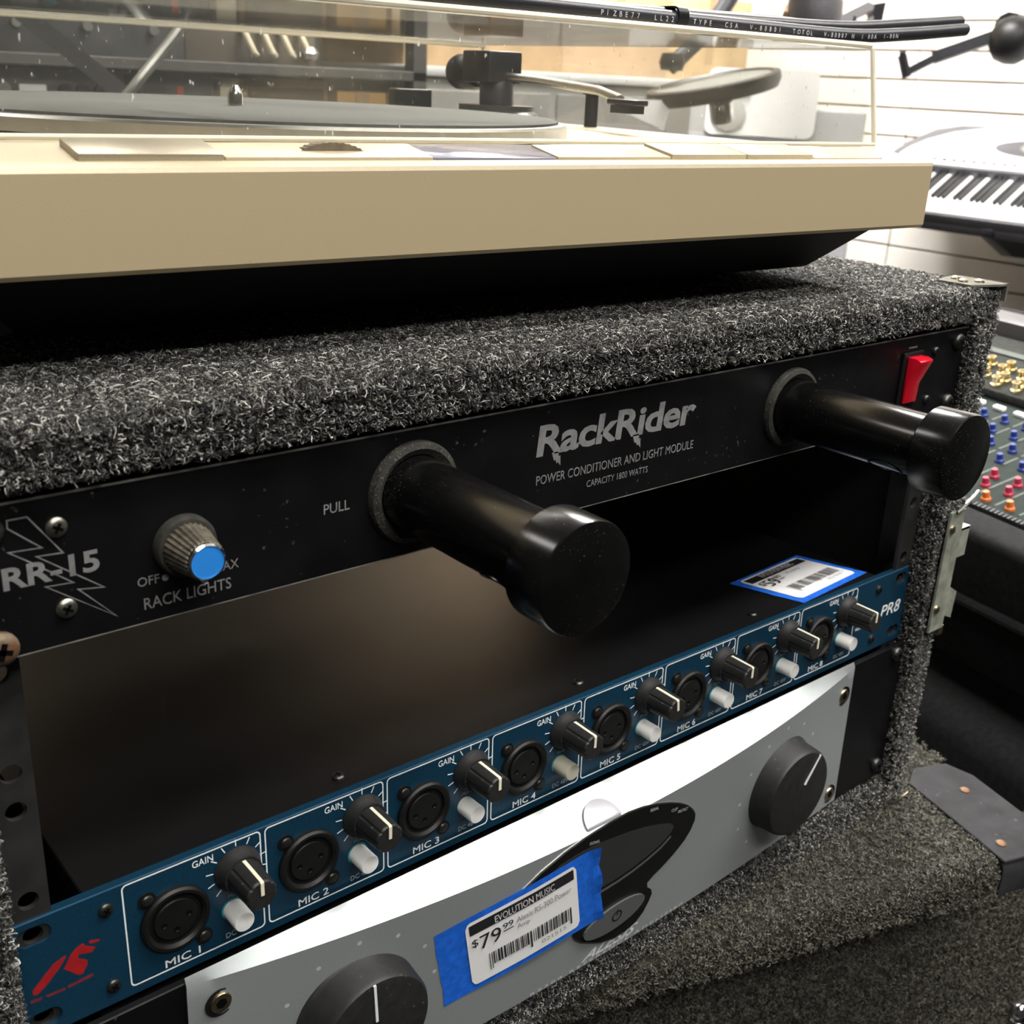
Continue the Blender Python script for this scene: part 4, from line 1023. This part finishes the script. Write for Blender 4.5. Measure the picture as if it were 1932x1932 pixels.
# local frame: x across the strips (toward the front), y up the slope, z off the panel
rz = math.atan2(-.975, -.22)
mx_rot = Matrix((E_y.normalized(), E_u.normalized(), E_y.normalized().cross(E_u.normalized()))).transposed()
if mx_rot.determinant() < 0: mx_rot = Matrix((-E_y.normalized(), E_u.normalized(), (-E_y.normalized()).cross(E_u.normalized()))).transposed()
MP = Vector((545, 110, -44))
mx = thing('audio_mixer', 'grey green audio mixer with coloured knobs lying in a black bag', 'mixer', tuple(MP), mx_rot.to_euler())
def at(u, v, dist):
    """world point (mm, rack origin) seen at picture position u,v at a given distance"""
    d = (fwd + r2*((u-966)/2117.8) + u2*((966-v)/2117.8)).normalized()
    return CAM + d*dist
MB().box(-420,140,0,300,-45,0).bevel(3,2).build('mixer_panel', mix_pan, mx, True)
MB().box(-420,140,175,300,0,10).bevel(3,2).build('jack_panel', mat('dark mixer jack panel', (.03,.032,.029), .85, 0, spec=.12, noise=.3, nscale=200), mx, True)
MB().box(-420,140,300,330,-45,26).bevel(3,2).build('rear_ridge', mat('grey mixer ridge', (.09,.085,.09), .45, .3), mx, True)
MB().box(-420,140,252,262,10,12).build('jack_panel_line', kn_grey, mx)
mk_cap = {}
def mixknob(col, r=3.3, h=8):
    return proto_mesh(MB().lathe([(r*1.25,0),(r*1.2,2),(r*.9,3),(r*.75,h),(0,h)], ax='z', n=14), 'mixer_knob', col)
KM = {c: mixknob(c) for c in (kn_blue, kn_red, kn_or, kn_grey)}
btn_me = proto_mesh(MB().box(-6,6,-3,3,0,4).bevel(.8,1), 'channel_button', wht_btn)
fad_me = proto_mesh(MB().box(-1.2,1.2,-9,9,0,.6), 'level_mark', kn_grey, False)
rca_me = proto_mesh(MB().lathe([(5.5,0),(5.5,3),(4.2,3.4),(4.2,10),(2.6,10),(2.4,4),(0,4)], ax='z', n=16), 'gold_jack', gold_m)
ROWS = [(12,kn_or),(31,kn_red),(48,kn_red),(74,kn_blue),(96,kn_blue),(118,kn_blue),(140,kn_blue)]
for i in range(14):
    x = -300 + 24*i
    for j, (y, c) in enumerate(ROWS):
        inst(KM[c], 'mixer_knob', mx, (x + (6 if j%2 else 0), y, 0))
        inst(fad_me, 'level_mark', mx, (x+12, y+6, 0))
    inst(btn_me, 'channel_button', mx, (x, 160, 0))
    for y in (186, 198, 212, 224): inst(rca_me, 'gold_jack', mx, (x + (4 if y > 200 else -4), y, 10))
# bag
bg = thing('mixer_bag', 'open black padded bag around the audio mixer', 'bag', tuple(MP), mx_rot.to_euler())
bg.location = Vector((MP.x, MP.y, MP.z+UP))/1000 - (mx_rot @ Vector((0,0,.130)))
ob = (0,0,130)
MB(ob).box(-470,190,-42,-6,-128,4).bevel(9,4).build('front_wall', bag_f, bg, True)
MB(ob).box(145,190,-6,372,-128,4).bevel(9,4).build('side_wall', bag_f, bg, True)
MB(ob).box(-470,-425,-6,372,-128,4).bevel(9,4).build('side_wall', bag_f, bg, True)
MB(ob).box(-470,190,336,372,-128,14).bevel(9,4).build('back_wall', bag_f, bg, True)
MB(ob).box(-425,145,-6,336,-130,-48).build('bag_floor', bag_f, bg)
MB(ob).tube([(-466,-43,-60),(-200,-45,-62),(186,-43,-58)], 5, 10).build('piping', bag_f, bg, True)
mb = MB(ob)
for i in range(150): mb.box(-440+4.2*i, -440+4.2*i+2.4, -8.5, -3.0, 3.5, 5.6)
z_ = mb.build('zip_teeth', blk_metal, bg); z_['kind'] = 'stuff'
# black road trunk carrying the bag
bt_ = thing('equipment_case', 'tall black cloth covered case under the mixer bag', 'case', (720, 60, -1000), (0,0,rz))
mb = MB(); mb.box(-480,230,-230,170,0,800); mb.bevel(25,5); mb.build('case_body', bag_f, bt_, True)
MB().box(-484,234,-234,174,620,632).bevel(3,2).build('case_seam', bag_f, bt_, True)

# ------------------------------------------------------------------ keyboard on the slat wall
KT = math.radians(28)
ky = thing('keyboard', 'silver electronic keyboard on brackets in front of the white slat wall', 'keyboard', (1800,1150,52), Euler((KT,0,-PI/2),'XYZ'))
# local: x runs along -y of the room (toward the front), y up the slope to the wall, z off the keys
KL = 900
MB().box(0,KL,-6,322,-34,-14).bevel(4,3).build('underside', kb_dark, ky, True)
MB().box(0,KL,-6,6,-16,4).bevel(2,2).build('front_rail', kb_dark, ky, True)
MB().box(0,46,0,152,-14,12).bevel(4,3).build('end_cheek', kb_sil, ky, True)
body = [(0,148),(KL,148),(KL,322),(150,322),(90,318),(40,296),(8,240),(0,200)]
mb = MB(); mb.prism(body, -14, 16, 'xy').bevel(4,3,.5); kbod = mb.build('body', kb_sil, ky, True)
wp = [(30,160),(KL-4,160),(KL-4,316),(230,316),(150,306),(90,282),(50,246),(30,210),(24,182)]
mb = MB(); mb.prism(wp, 16, 18.5, 'xy').bevel(1,2,.5); mb.build('control_panel', kb_lt, kbod, True)
mb = MB(); mb.prism(circ(330,236,118,36,ry=34), 18.5, 20, 'xy'); dsp = mb.build('display_bezel', kb_sil, kbod)
mb = MB(); mb.prism(circ(335,236,70,30,ry=24), 20, 21, 'xy'); mb.build('display', lcd, dsp)
for i in range(26): inst(proto_mesh(MB().box(0,10,0,7,18.5,20.5), 'panel_button', kb_dark if i % 3 else kb_sil, False) if i < 2 else bpy.data.meshes['panel_button'], 'panel_button', kbod, (110+22*i, 166, 0))
MB().box(46,KL,150,158,-14,20).build('key_strip', kb_lt, ky)
wk = proto_mesh(MB().box(.5,11.6,0,148,-12,0).bevel(.5,1), 'white_key', key_w)
bk = proto_mesh(MB().box(-3.6,3.6,54,148,-2,8).bevel(1.2,2), 'black_key', key_b)
n = int((KL-50)/12)
for i in range(n):
    inst(wk, 'white_key', ky, (46+12*i, 2, 0))
    if i % 7 in (0,1,3,4,5): inst(bk, 'black_key', ky, (46+12*(i+1), 2, 0))
for i, yy in enumerate((820, 380)):
    t = thing('wall_bracket', ['black bracket under the keyboard, the farther one in the picture', 'black bracket under the front end of the keyboard, beyond the picture edge'][i], 'bracket', (2200,yy,40))
    MB().prism([(0,-90),(0,150),(-10,150),(-400,-2),(-400,-16),(-300,-60),(-24,-90)], -14, 14, 'xz').bevel(3,2).build('bracket_arm', blk_metal, t, True)
    MB().box(-8,0,-30,30,-110,170).bevel(2,1).build('mount_plate', blk_metal, t, True)

# ------------------------------------------------------------------ hooks and arms on the slat wall
def arm(name, label, cat, pts, r, ball=None, extra=None):
    base = pts[0]; t = thing(name, label, cat, tuple(base)); off = tuple(-Vector(base))
    return t, off
D = 2500
j0, j1, j2 = at(1904,72,2480), at(1760,110,2480), at(1709,138,2480)
t = thing('guitar_arm', 'black display arm with round joint and upturned tip on the slat wall', 'arm', tuple(at(1935,80,2480))); o_ = tuple(-at(1935,80,2480))
MB(o_).tube([at(1904,60,2480), j1], 15, 4).build('upper_arm', blk_metal, t)
MB(o_).tube([at(1775,104,2475), j2], 9.5, 4).build('lower_arm', blk_metal, t)
MB(o_).tube([at(1711,146,2478), at(1702,104,2478)], 9, 8).build('arm_tip', blk_metal, t)
MB(o_).tube([at(1697,102,2478), at(1709,101,2478)], 6, 6).build('tip_pad', blk_metal, t)
MB(o_).lathe([(0,-40),(20,-38),(37,-24),(43,-6),(43,10),(34,28),(16,39),(0,40)], c=at(1910,76,2480), ax='y-', n=30).build('round_joint', blk_plast, t, True)
MB(o_).tube([at(1902,50,2490), at(1955,62,2700)], 26, 10).build('joint_stem', blk_plast, t, True)
# small gusseted hook and dark clamp behind the cables
t = thing('slat_hook', 'dark gusseted metal hook on the slat wall above the cable ends', 'hook', tuple(at(1640,45,2700))); o_ = tuple(-at(1640,45,2700))
def fan(pix, dist, depth):
    P = [at(u,v,dist) for u,v in pix]; mb = MB(o_); k = (fwd*depth)
    a = [mb._v(p) for p in P]; b = [mb._v(p+k) for p in P]; mb.bm.faces.new(a); mb.bm.faces.new(b); n = len(P)
    for i in range(n): mb.bm.faces.new((a[i],a[(i+1)%n],b[(i+1)%n],b[i]))
    return mb
fan([(1646,8),(1672,4),(1662,52),(1648,52)], 2700, 40).build('back_plate', blk_metal, t)
fan([(1560,44),(1600,22),(1638,3),(1650,8),(1648,18),(1615,34),(1585,52)], 2680, 12).build('gusset', mat('grey hook metal', (.16,.155,.16), .45, .3), t)
fan([(1612,50),(1648,30),(1650,44),(1630,54)], 2680, 12).build('gusset', MATS['grey hook metal'], t)
fan([(1610,24),(1617,22),(1614,48),(1608,48)], 2680, 12).build('brace', blk_metal, t)
t = thing('stand_clamp', 'dark tapering clamp body seen just above the cables', 'clamp', tuple(at(1545,45,2300))); o_ = tuple(-at(1545,45,2300))
mb = MB(o_); a1, a2 = at(1540,48,2300), at(1532,-70,2300); mb.tube([a1, a1.lerp(a2,.3), a2], 40, 18, radii=[46,50,34]); mb.build('clamp_body', mat('dark violet grey plastic', (.05,.047,.052), .5, noise=.2), t, True)
MB(o_).tube([a2, Vector((a2.x,a2.y,1494))], 16, 10).build('clamp_stem', blk_metal, t, True)
MB(o_).tube([at(1478,22,2300), at(1510,30,2300)], 14, 8).build('clamp_knob', wood_br, t, True)

# ------------------------------------------------------------------ drum pad on its boom, tag, white case: seen through the cover
C = at(1345,156,2000); t = thing('drum_pad', 'round grey drum pad with thick black rim seen through the dust cover', 'drum pad', tuple(C)); 
xa = (r2*math.cos(.20) + u2*math.sin(.20)).normalized(); na = (u2*.90 - fwd*.42 - r2*.12); na = (na - xa*na.dot(xa)).normalized(); ya = na.cross(xa)
RM = Matrix((xa, ya, na)).transposed()
t.rotation_euler = RM.to_euler()
MB().lathe([(90,-22),(104,-20),(110,-8),(109,3),(99,5),(95,2),(92,-8)], ax='z', n=56, closed=True).build('rim', blk_metal, t, True)
MB().lathe([(97,1.5),(60,3),(0,3.5)], ax='z', n=56).build('pad_head', rub_grey, t, True)
MB().lathe([(60,-22),(86,-16),(93,-9)], ax='z', n=40).build('pad_shell', blk_metal, t, True)
MB().lathe([(17,-66),(20,-60),(20,-34),(14,-28)], c=(10,0,0), ax='z', n=24).build('clamp_socket', chrome, t, True)
t = thing('boom_arm', 'black boom arm rising behind the dust cover above the drum pad', 'arm', tuple(at(1262,128,2040))); o_ = tuple(-at(1262,128,2040))
MB(o_).tube([at(1262,128,2040), at(1340,55,2060), at(1400,-40,2080), Vector((2190, at(1400,-40,2080).y+250, at(1400,-40,2080).z+420))], 14, 12).build('boom_tube', mat('dark grey boom', (.06,.06,.065), .4, .4), t, True)
MB(o_).lathe([(18,-12),(22,0),(18,14),(0,16)], c=at(1268,118,2030), ax='z', n=20).build('boom_joint', blk_plast, t, True)
bp = at(1222,212,1930); t = thing('price_tag', 'blank looking white hang tag tilted beside the drum pad, through the cover', 'price tag', tuple(bp)); o_ = tuple(-bp)
q = [at(u,v,1930) for u,v in ((1179,183),(1200,187),(1268,190),(1252,246),(1176,211))]
mb = MB(o_); a = [mb._v(p) for p in q]; b = [mb._v(p+fwd*2) for p in q]; mb.bm.faces.new(a); mb.bm.faces.new(b)
for i in range(5): mb.bm.faces.new((a[i],a[(i+1)%5],b[(i+1)%5],b[i]))
mb.build('paper', paper_w, t); MB(o_).tube([at(1262,192,1932), at(1275,180,1955), at(1290,168,1975)], .8, 5).build('string', paper_w, t)
# grey flight-case lid with a white rounded panel behind the right end of the cover
wc = at(1440,262,2400); t = thing('speaker_cabinet', 'tall grey cabinet with white rounded front panel behind the right end of the cover', 'cabinet', tuple(wc), (0,0,-.95))
MB().box(-150,190,0,120,-1000-wc.z,60).bevel(6,3).build('box_body', mat('mid grey shell', (.30,.30,.31), .5, noise=.1), t, True)
me = flat_mesh([rrect(-118,95,-2,122,16,6)], 4); put_mesh(me, lambda c: (c.x,-2-c.z,c.y+6), 'front_panel', kb_lt, t)
mb = MB(); mb.lathe([(34,2.2),(34,5),(28,6),(0,6)], c=(-72,-2,44), ax='y-', n=12); mb.build('dial', mat('pale grey dial', (.42,.42,.40), .5), t, True)
MB().box(-62,-34,-10,-4,82,100).bevel(2,2).build('switch_cap', wht_btn, t, True)

# ------------------------------------------------------------------ shelf and goods behind the turntable
sh = thing('shelf_unit', 'black storage shelf behind the turntable on the left', 'shelf', (520,1640,-1000))
for x in (-330, 400): 
    for y in (-180, 180): MB().box(x-14,x+14,y-14,y+14,0,2150).build('upright', shelf_b, sh)
for z in (300, 750, 1180, 1268, 1560, 1900): MB().box(-344,414,-194,194,z-16,z).bevel(1,1).build('shelf_board', shelf_b, sh)
MB().box(-344,414,190,194,0,2150).build('back_sheet', mat('dark pegboard', (.07,.065,.055), .8, noise=.3, nscale=12), sh)
def goods(name, label, cat, x0,x1,y0,y1,z0,z1, m, lid=None, group=None):
    t = thing(name, label, cat, ((x0+x1)/2,(y0+y1)/2,z0), group=group); w_, d_, h_ = (x1-x0)/2,(y1-y0)/2,z1-z0
    MB().box(-w_,w_,-d_,d_,0,h_).bevel(2,2).build('carton' if 'box' in name else 'body', m, t, True)
    return t, w_, d_, h_
SZ = 180   # top of the lower visible shelf (1180 over the floor)
def carton(label, x0,x1,y0,y1,z0,h, m=cardb, group=None):
    t, w_, d_, h_ = goods('cardboard_box', label, 'box', x0,x1,y0,y1,z0,z0+h, m)
    MB().box(-w_+2,w_-2,-3,3,h_,h_+.8).build('top_seam', cardb_l, t); MB().box(-14,14,-d_-.6,-d_,h_*.2,h_).build('packing_tape', mat('tan packing tape', (.38,.26,.14), .3), t)
    return t
carton('small tan cardboard box on the shelf, right of the spindle', 772,872,1480,1580,SZ,52, mat('warm cardboard', (.50,.30,.12), .85, noise=.1, nscale=20))
t, w_, d_, h_ = goods('amplifier', 'black rack amplifier low on the shelf at far left', 'amplifier', 200,400,1480,1700,SZ,248, gear_b)
MB().box(-w_+46,-w_+84,-d_-1.5,-d_,34,46).build('paper_label', paper_w, t); MB().lathe([(9,0),(8,8),(0,8)], c=(-w_+25,-d_,40), ax='y-', n=16).build('knob', steel_sat, t, True)
for k in range(3): MB().lathe([(10,0),(9,8),(0,8)], c=(10+26*k,-d_,40), ax='y-', n=16).build('knob', blk_plast, t, True)
t, w_, d_, h_ = goods('amplifier', 'dark grey amplifier with red stripe beside the far left one', 'amplifier', 420,545,1480,1700,SZ,250, mat('charcoal gear', (.04,.04,.04), .6))
MB().box(w_-62,w_-52,-d_-1.5,-d_,4,50).build('red_stripe', red_box, t); MB().box(-w_+10,w_-80,-d_-1.5,-d_,14,52).build('grille', gear_b, t)
goods('cream_box', 'narrow cream box standing upright on the shelf', 'box', 556,590,1480,1600,SZ,245, cream_box)
t, w_, d_, h_ = goods('wooden_box', 'brown wooden box between the cream box and the cardboard box', 'box', 600,760,1490,1640,SZ,246, wood_br)
MB().box(-w_+10,w_-10,-d_-1.5,-d_,12,54).build('front_board', mat('dark wood face', (.10,.075,.05), .7), t)
t, w_, d_, h_ = goods('book', 'thin tan folders standing upright at the shelf end', 'book', 876,894,1470,1600,SZ,250, cardb_l)
# upper shelf (top at 268)
t, w_, d_, h_ = goods('equipment_rack', 'dark equipment stack on the upper shelf', 'rack unit', 210,500,1480,1720,268,392, mat('near black gear', (.03,.03,.03), .6, noise=.4, nscale=25))
for k in range(5): MB().lathe([(8,0),(7,7),(0,7)], c=(-w_+40+50*k,-d_,40+30*(k%2)), ax='y-', n=14).build('knob', steel_sat if k != 1 else teal_pl, t, True)
MB().box(30,56,-d_-1.5,-d_,54,66).build('paper_label', paper_w, t)
t, w_, d_, h_ = goods('tool_rack', 'brown box with four pale cable hooks on the upper shelf', 'box', 510,742,1500,1720,268,396, mat('dark brown box', (.085,.07,.055), .7, noise=.3, nscale=12))
for k in range(4): MB().tube([(-20+34*k,-d_-2,58),(-14+34*k,-d_-14,34),(-6+34*k,-d_-16,18),(2+34*k,-d_-8,14)], 5, 8).build('cable_hook', cream_box, t, True)
MB().lathe([(0,-12),(12,-6),(15,3),(10,11),(0,13)], c=(98,-d_-12,18), ax='z', n=18).build('silver_ball', steel_sat, t, True)
# big cardboard cartons on a grey cabinet further right
gc = thing('grey_cabinet', 'long grey cabinet carrying the brown cartons behind the turntable', 'cabinet', (1480,1720,-1000))
MB().box(-500,560,-180,200,0,1262).bevel(4,2).build('cabinet_body', grey_box, gc, True)
for x in (-330, 0, 330): 
    d_ = MB().box(x-155,x+155,-186,-180,60,1240).bevel(2,1).build('cabinet_door', grey_box, gc, True)
    MB().box(x+120,x+130,-200,-186,900,1020).bevel(2,1).build('handle', steel_sat, d_, True)
MB().box(-508,568,-190,206,1262,1280).bevel(3,2).build('cabinet_top', mat('pale grey laminate', (.42,.42,.42), .5), gc, True)
carton('big brown carton at the left on the grey cabinet', 990,1390,1600,1900,280,300, cardb)
carton('big brown carton in the middle of the grey cabinet', 1398,1720,1610,1900,280,260, mat('light brown carton', (.44,.31,.19), .85, noise=.1, nscale=15))
carton('pale carton at the right end of the grey cabinet', 1730,2010,1620,1900,280,180, cardb_l)
dk = at(810,18,2480); t = thing('loudspeaker_driver', 'dark round loudspeaker cone leaning against the big left carton', 'loudspeaker', tuple(dk), (math.radians(-12),0,-.6))
MB().lathe([(60,0),(60,8),(55,12),(50,12),(20,-10),(0,-12)], ax='y-', n=40).build('cone', navy_pl, t, True)
MB().lathe([(18,-10),(14,0),(0,3)], ax='y-', n=24).build('dust_cap', gear_b, t, True)
# light stand leg and dark strap built for streaks mirrored in the cover
t = thing('reflection_streak', 'pale bowed stand leg copying an arc mirrored in the cover', 'reflection', tuple(at(225,205,1560))); o_ = tuple(-at(225,205,1560))
MB(o_).tube(smooth_path([at(225,200,1560),at(262,152,1560),at(300,105,1570),at(345,46,1580),at(390,-30,1600)],6), 6.5, 10).build('streak', mat('satin grey tube', (.36,.36,.34), .35, .8), t, True)
q_ = at(225,202,1560); MB(o_).tube([q_, Vector((q_.x-60,q_.y-20,-999))], 6.5, 10).build('streak', MATS['satin grey tube'], t, True)
t = thing('reflection_streak', 'dark straight stand leg copying a dark band mirrored in the cover at far left', 'reflection', tuple(at(215,150,1620))); o_ = tuple(-at(215,150,1620))
q_ = at(245,196,1620); MB(o_).tube([q_, Vector((q_.x+60,q_.y-20,-999))], 13, 8).build('streak', gear_b, t)
MB(o_).tube([at(250,190,1620),at(20,8,1640),at(-60,-60,1650)], 15, 4).build('streak', gear_b, t)
# low dark counter under the keyboard, in front of the wall
t = thing('low_counter', 'dark counter with silver front edge below the keyboard', 'counter', (1500,700,-1000))
MB().box(-160,260,-700,150,0,820).bevel(4,2).build('counter_body', gear_b, t, True)
MB().box(-166,266,-706,156,820,846).bevel(3,2).build('counter_top', shelf_b, t, True)
MB().box(-172,-166,-706,156,818,850).build('edge_strip', mat('grey violet edge strip', (.25,.24,.27), .4, .4), t)
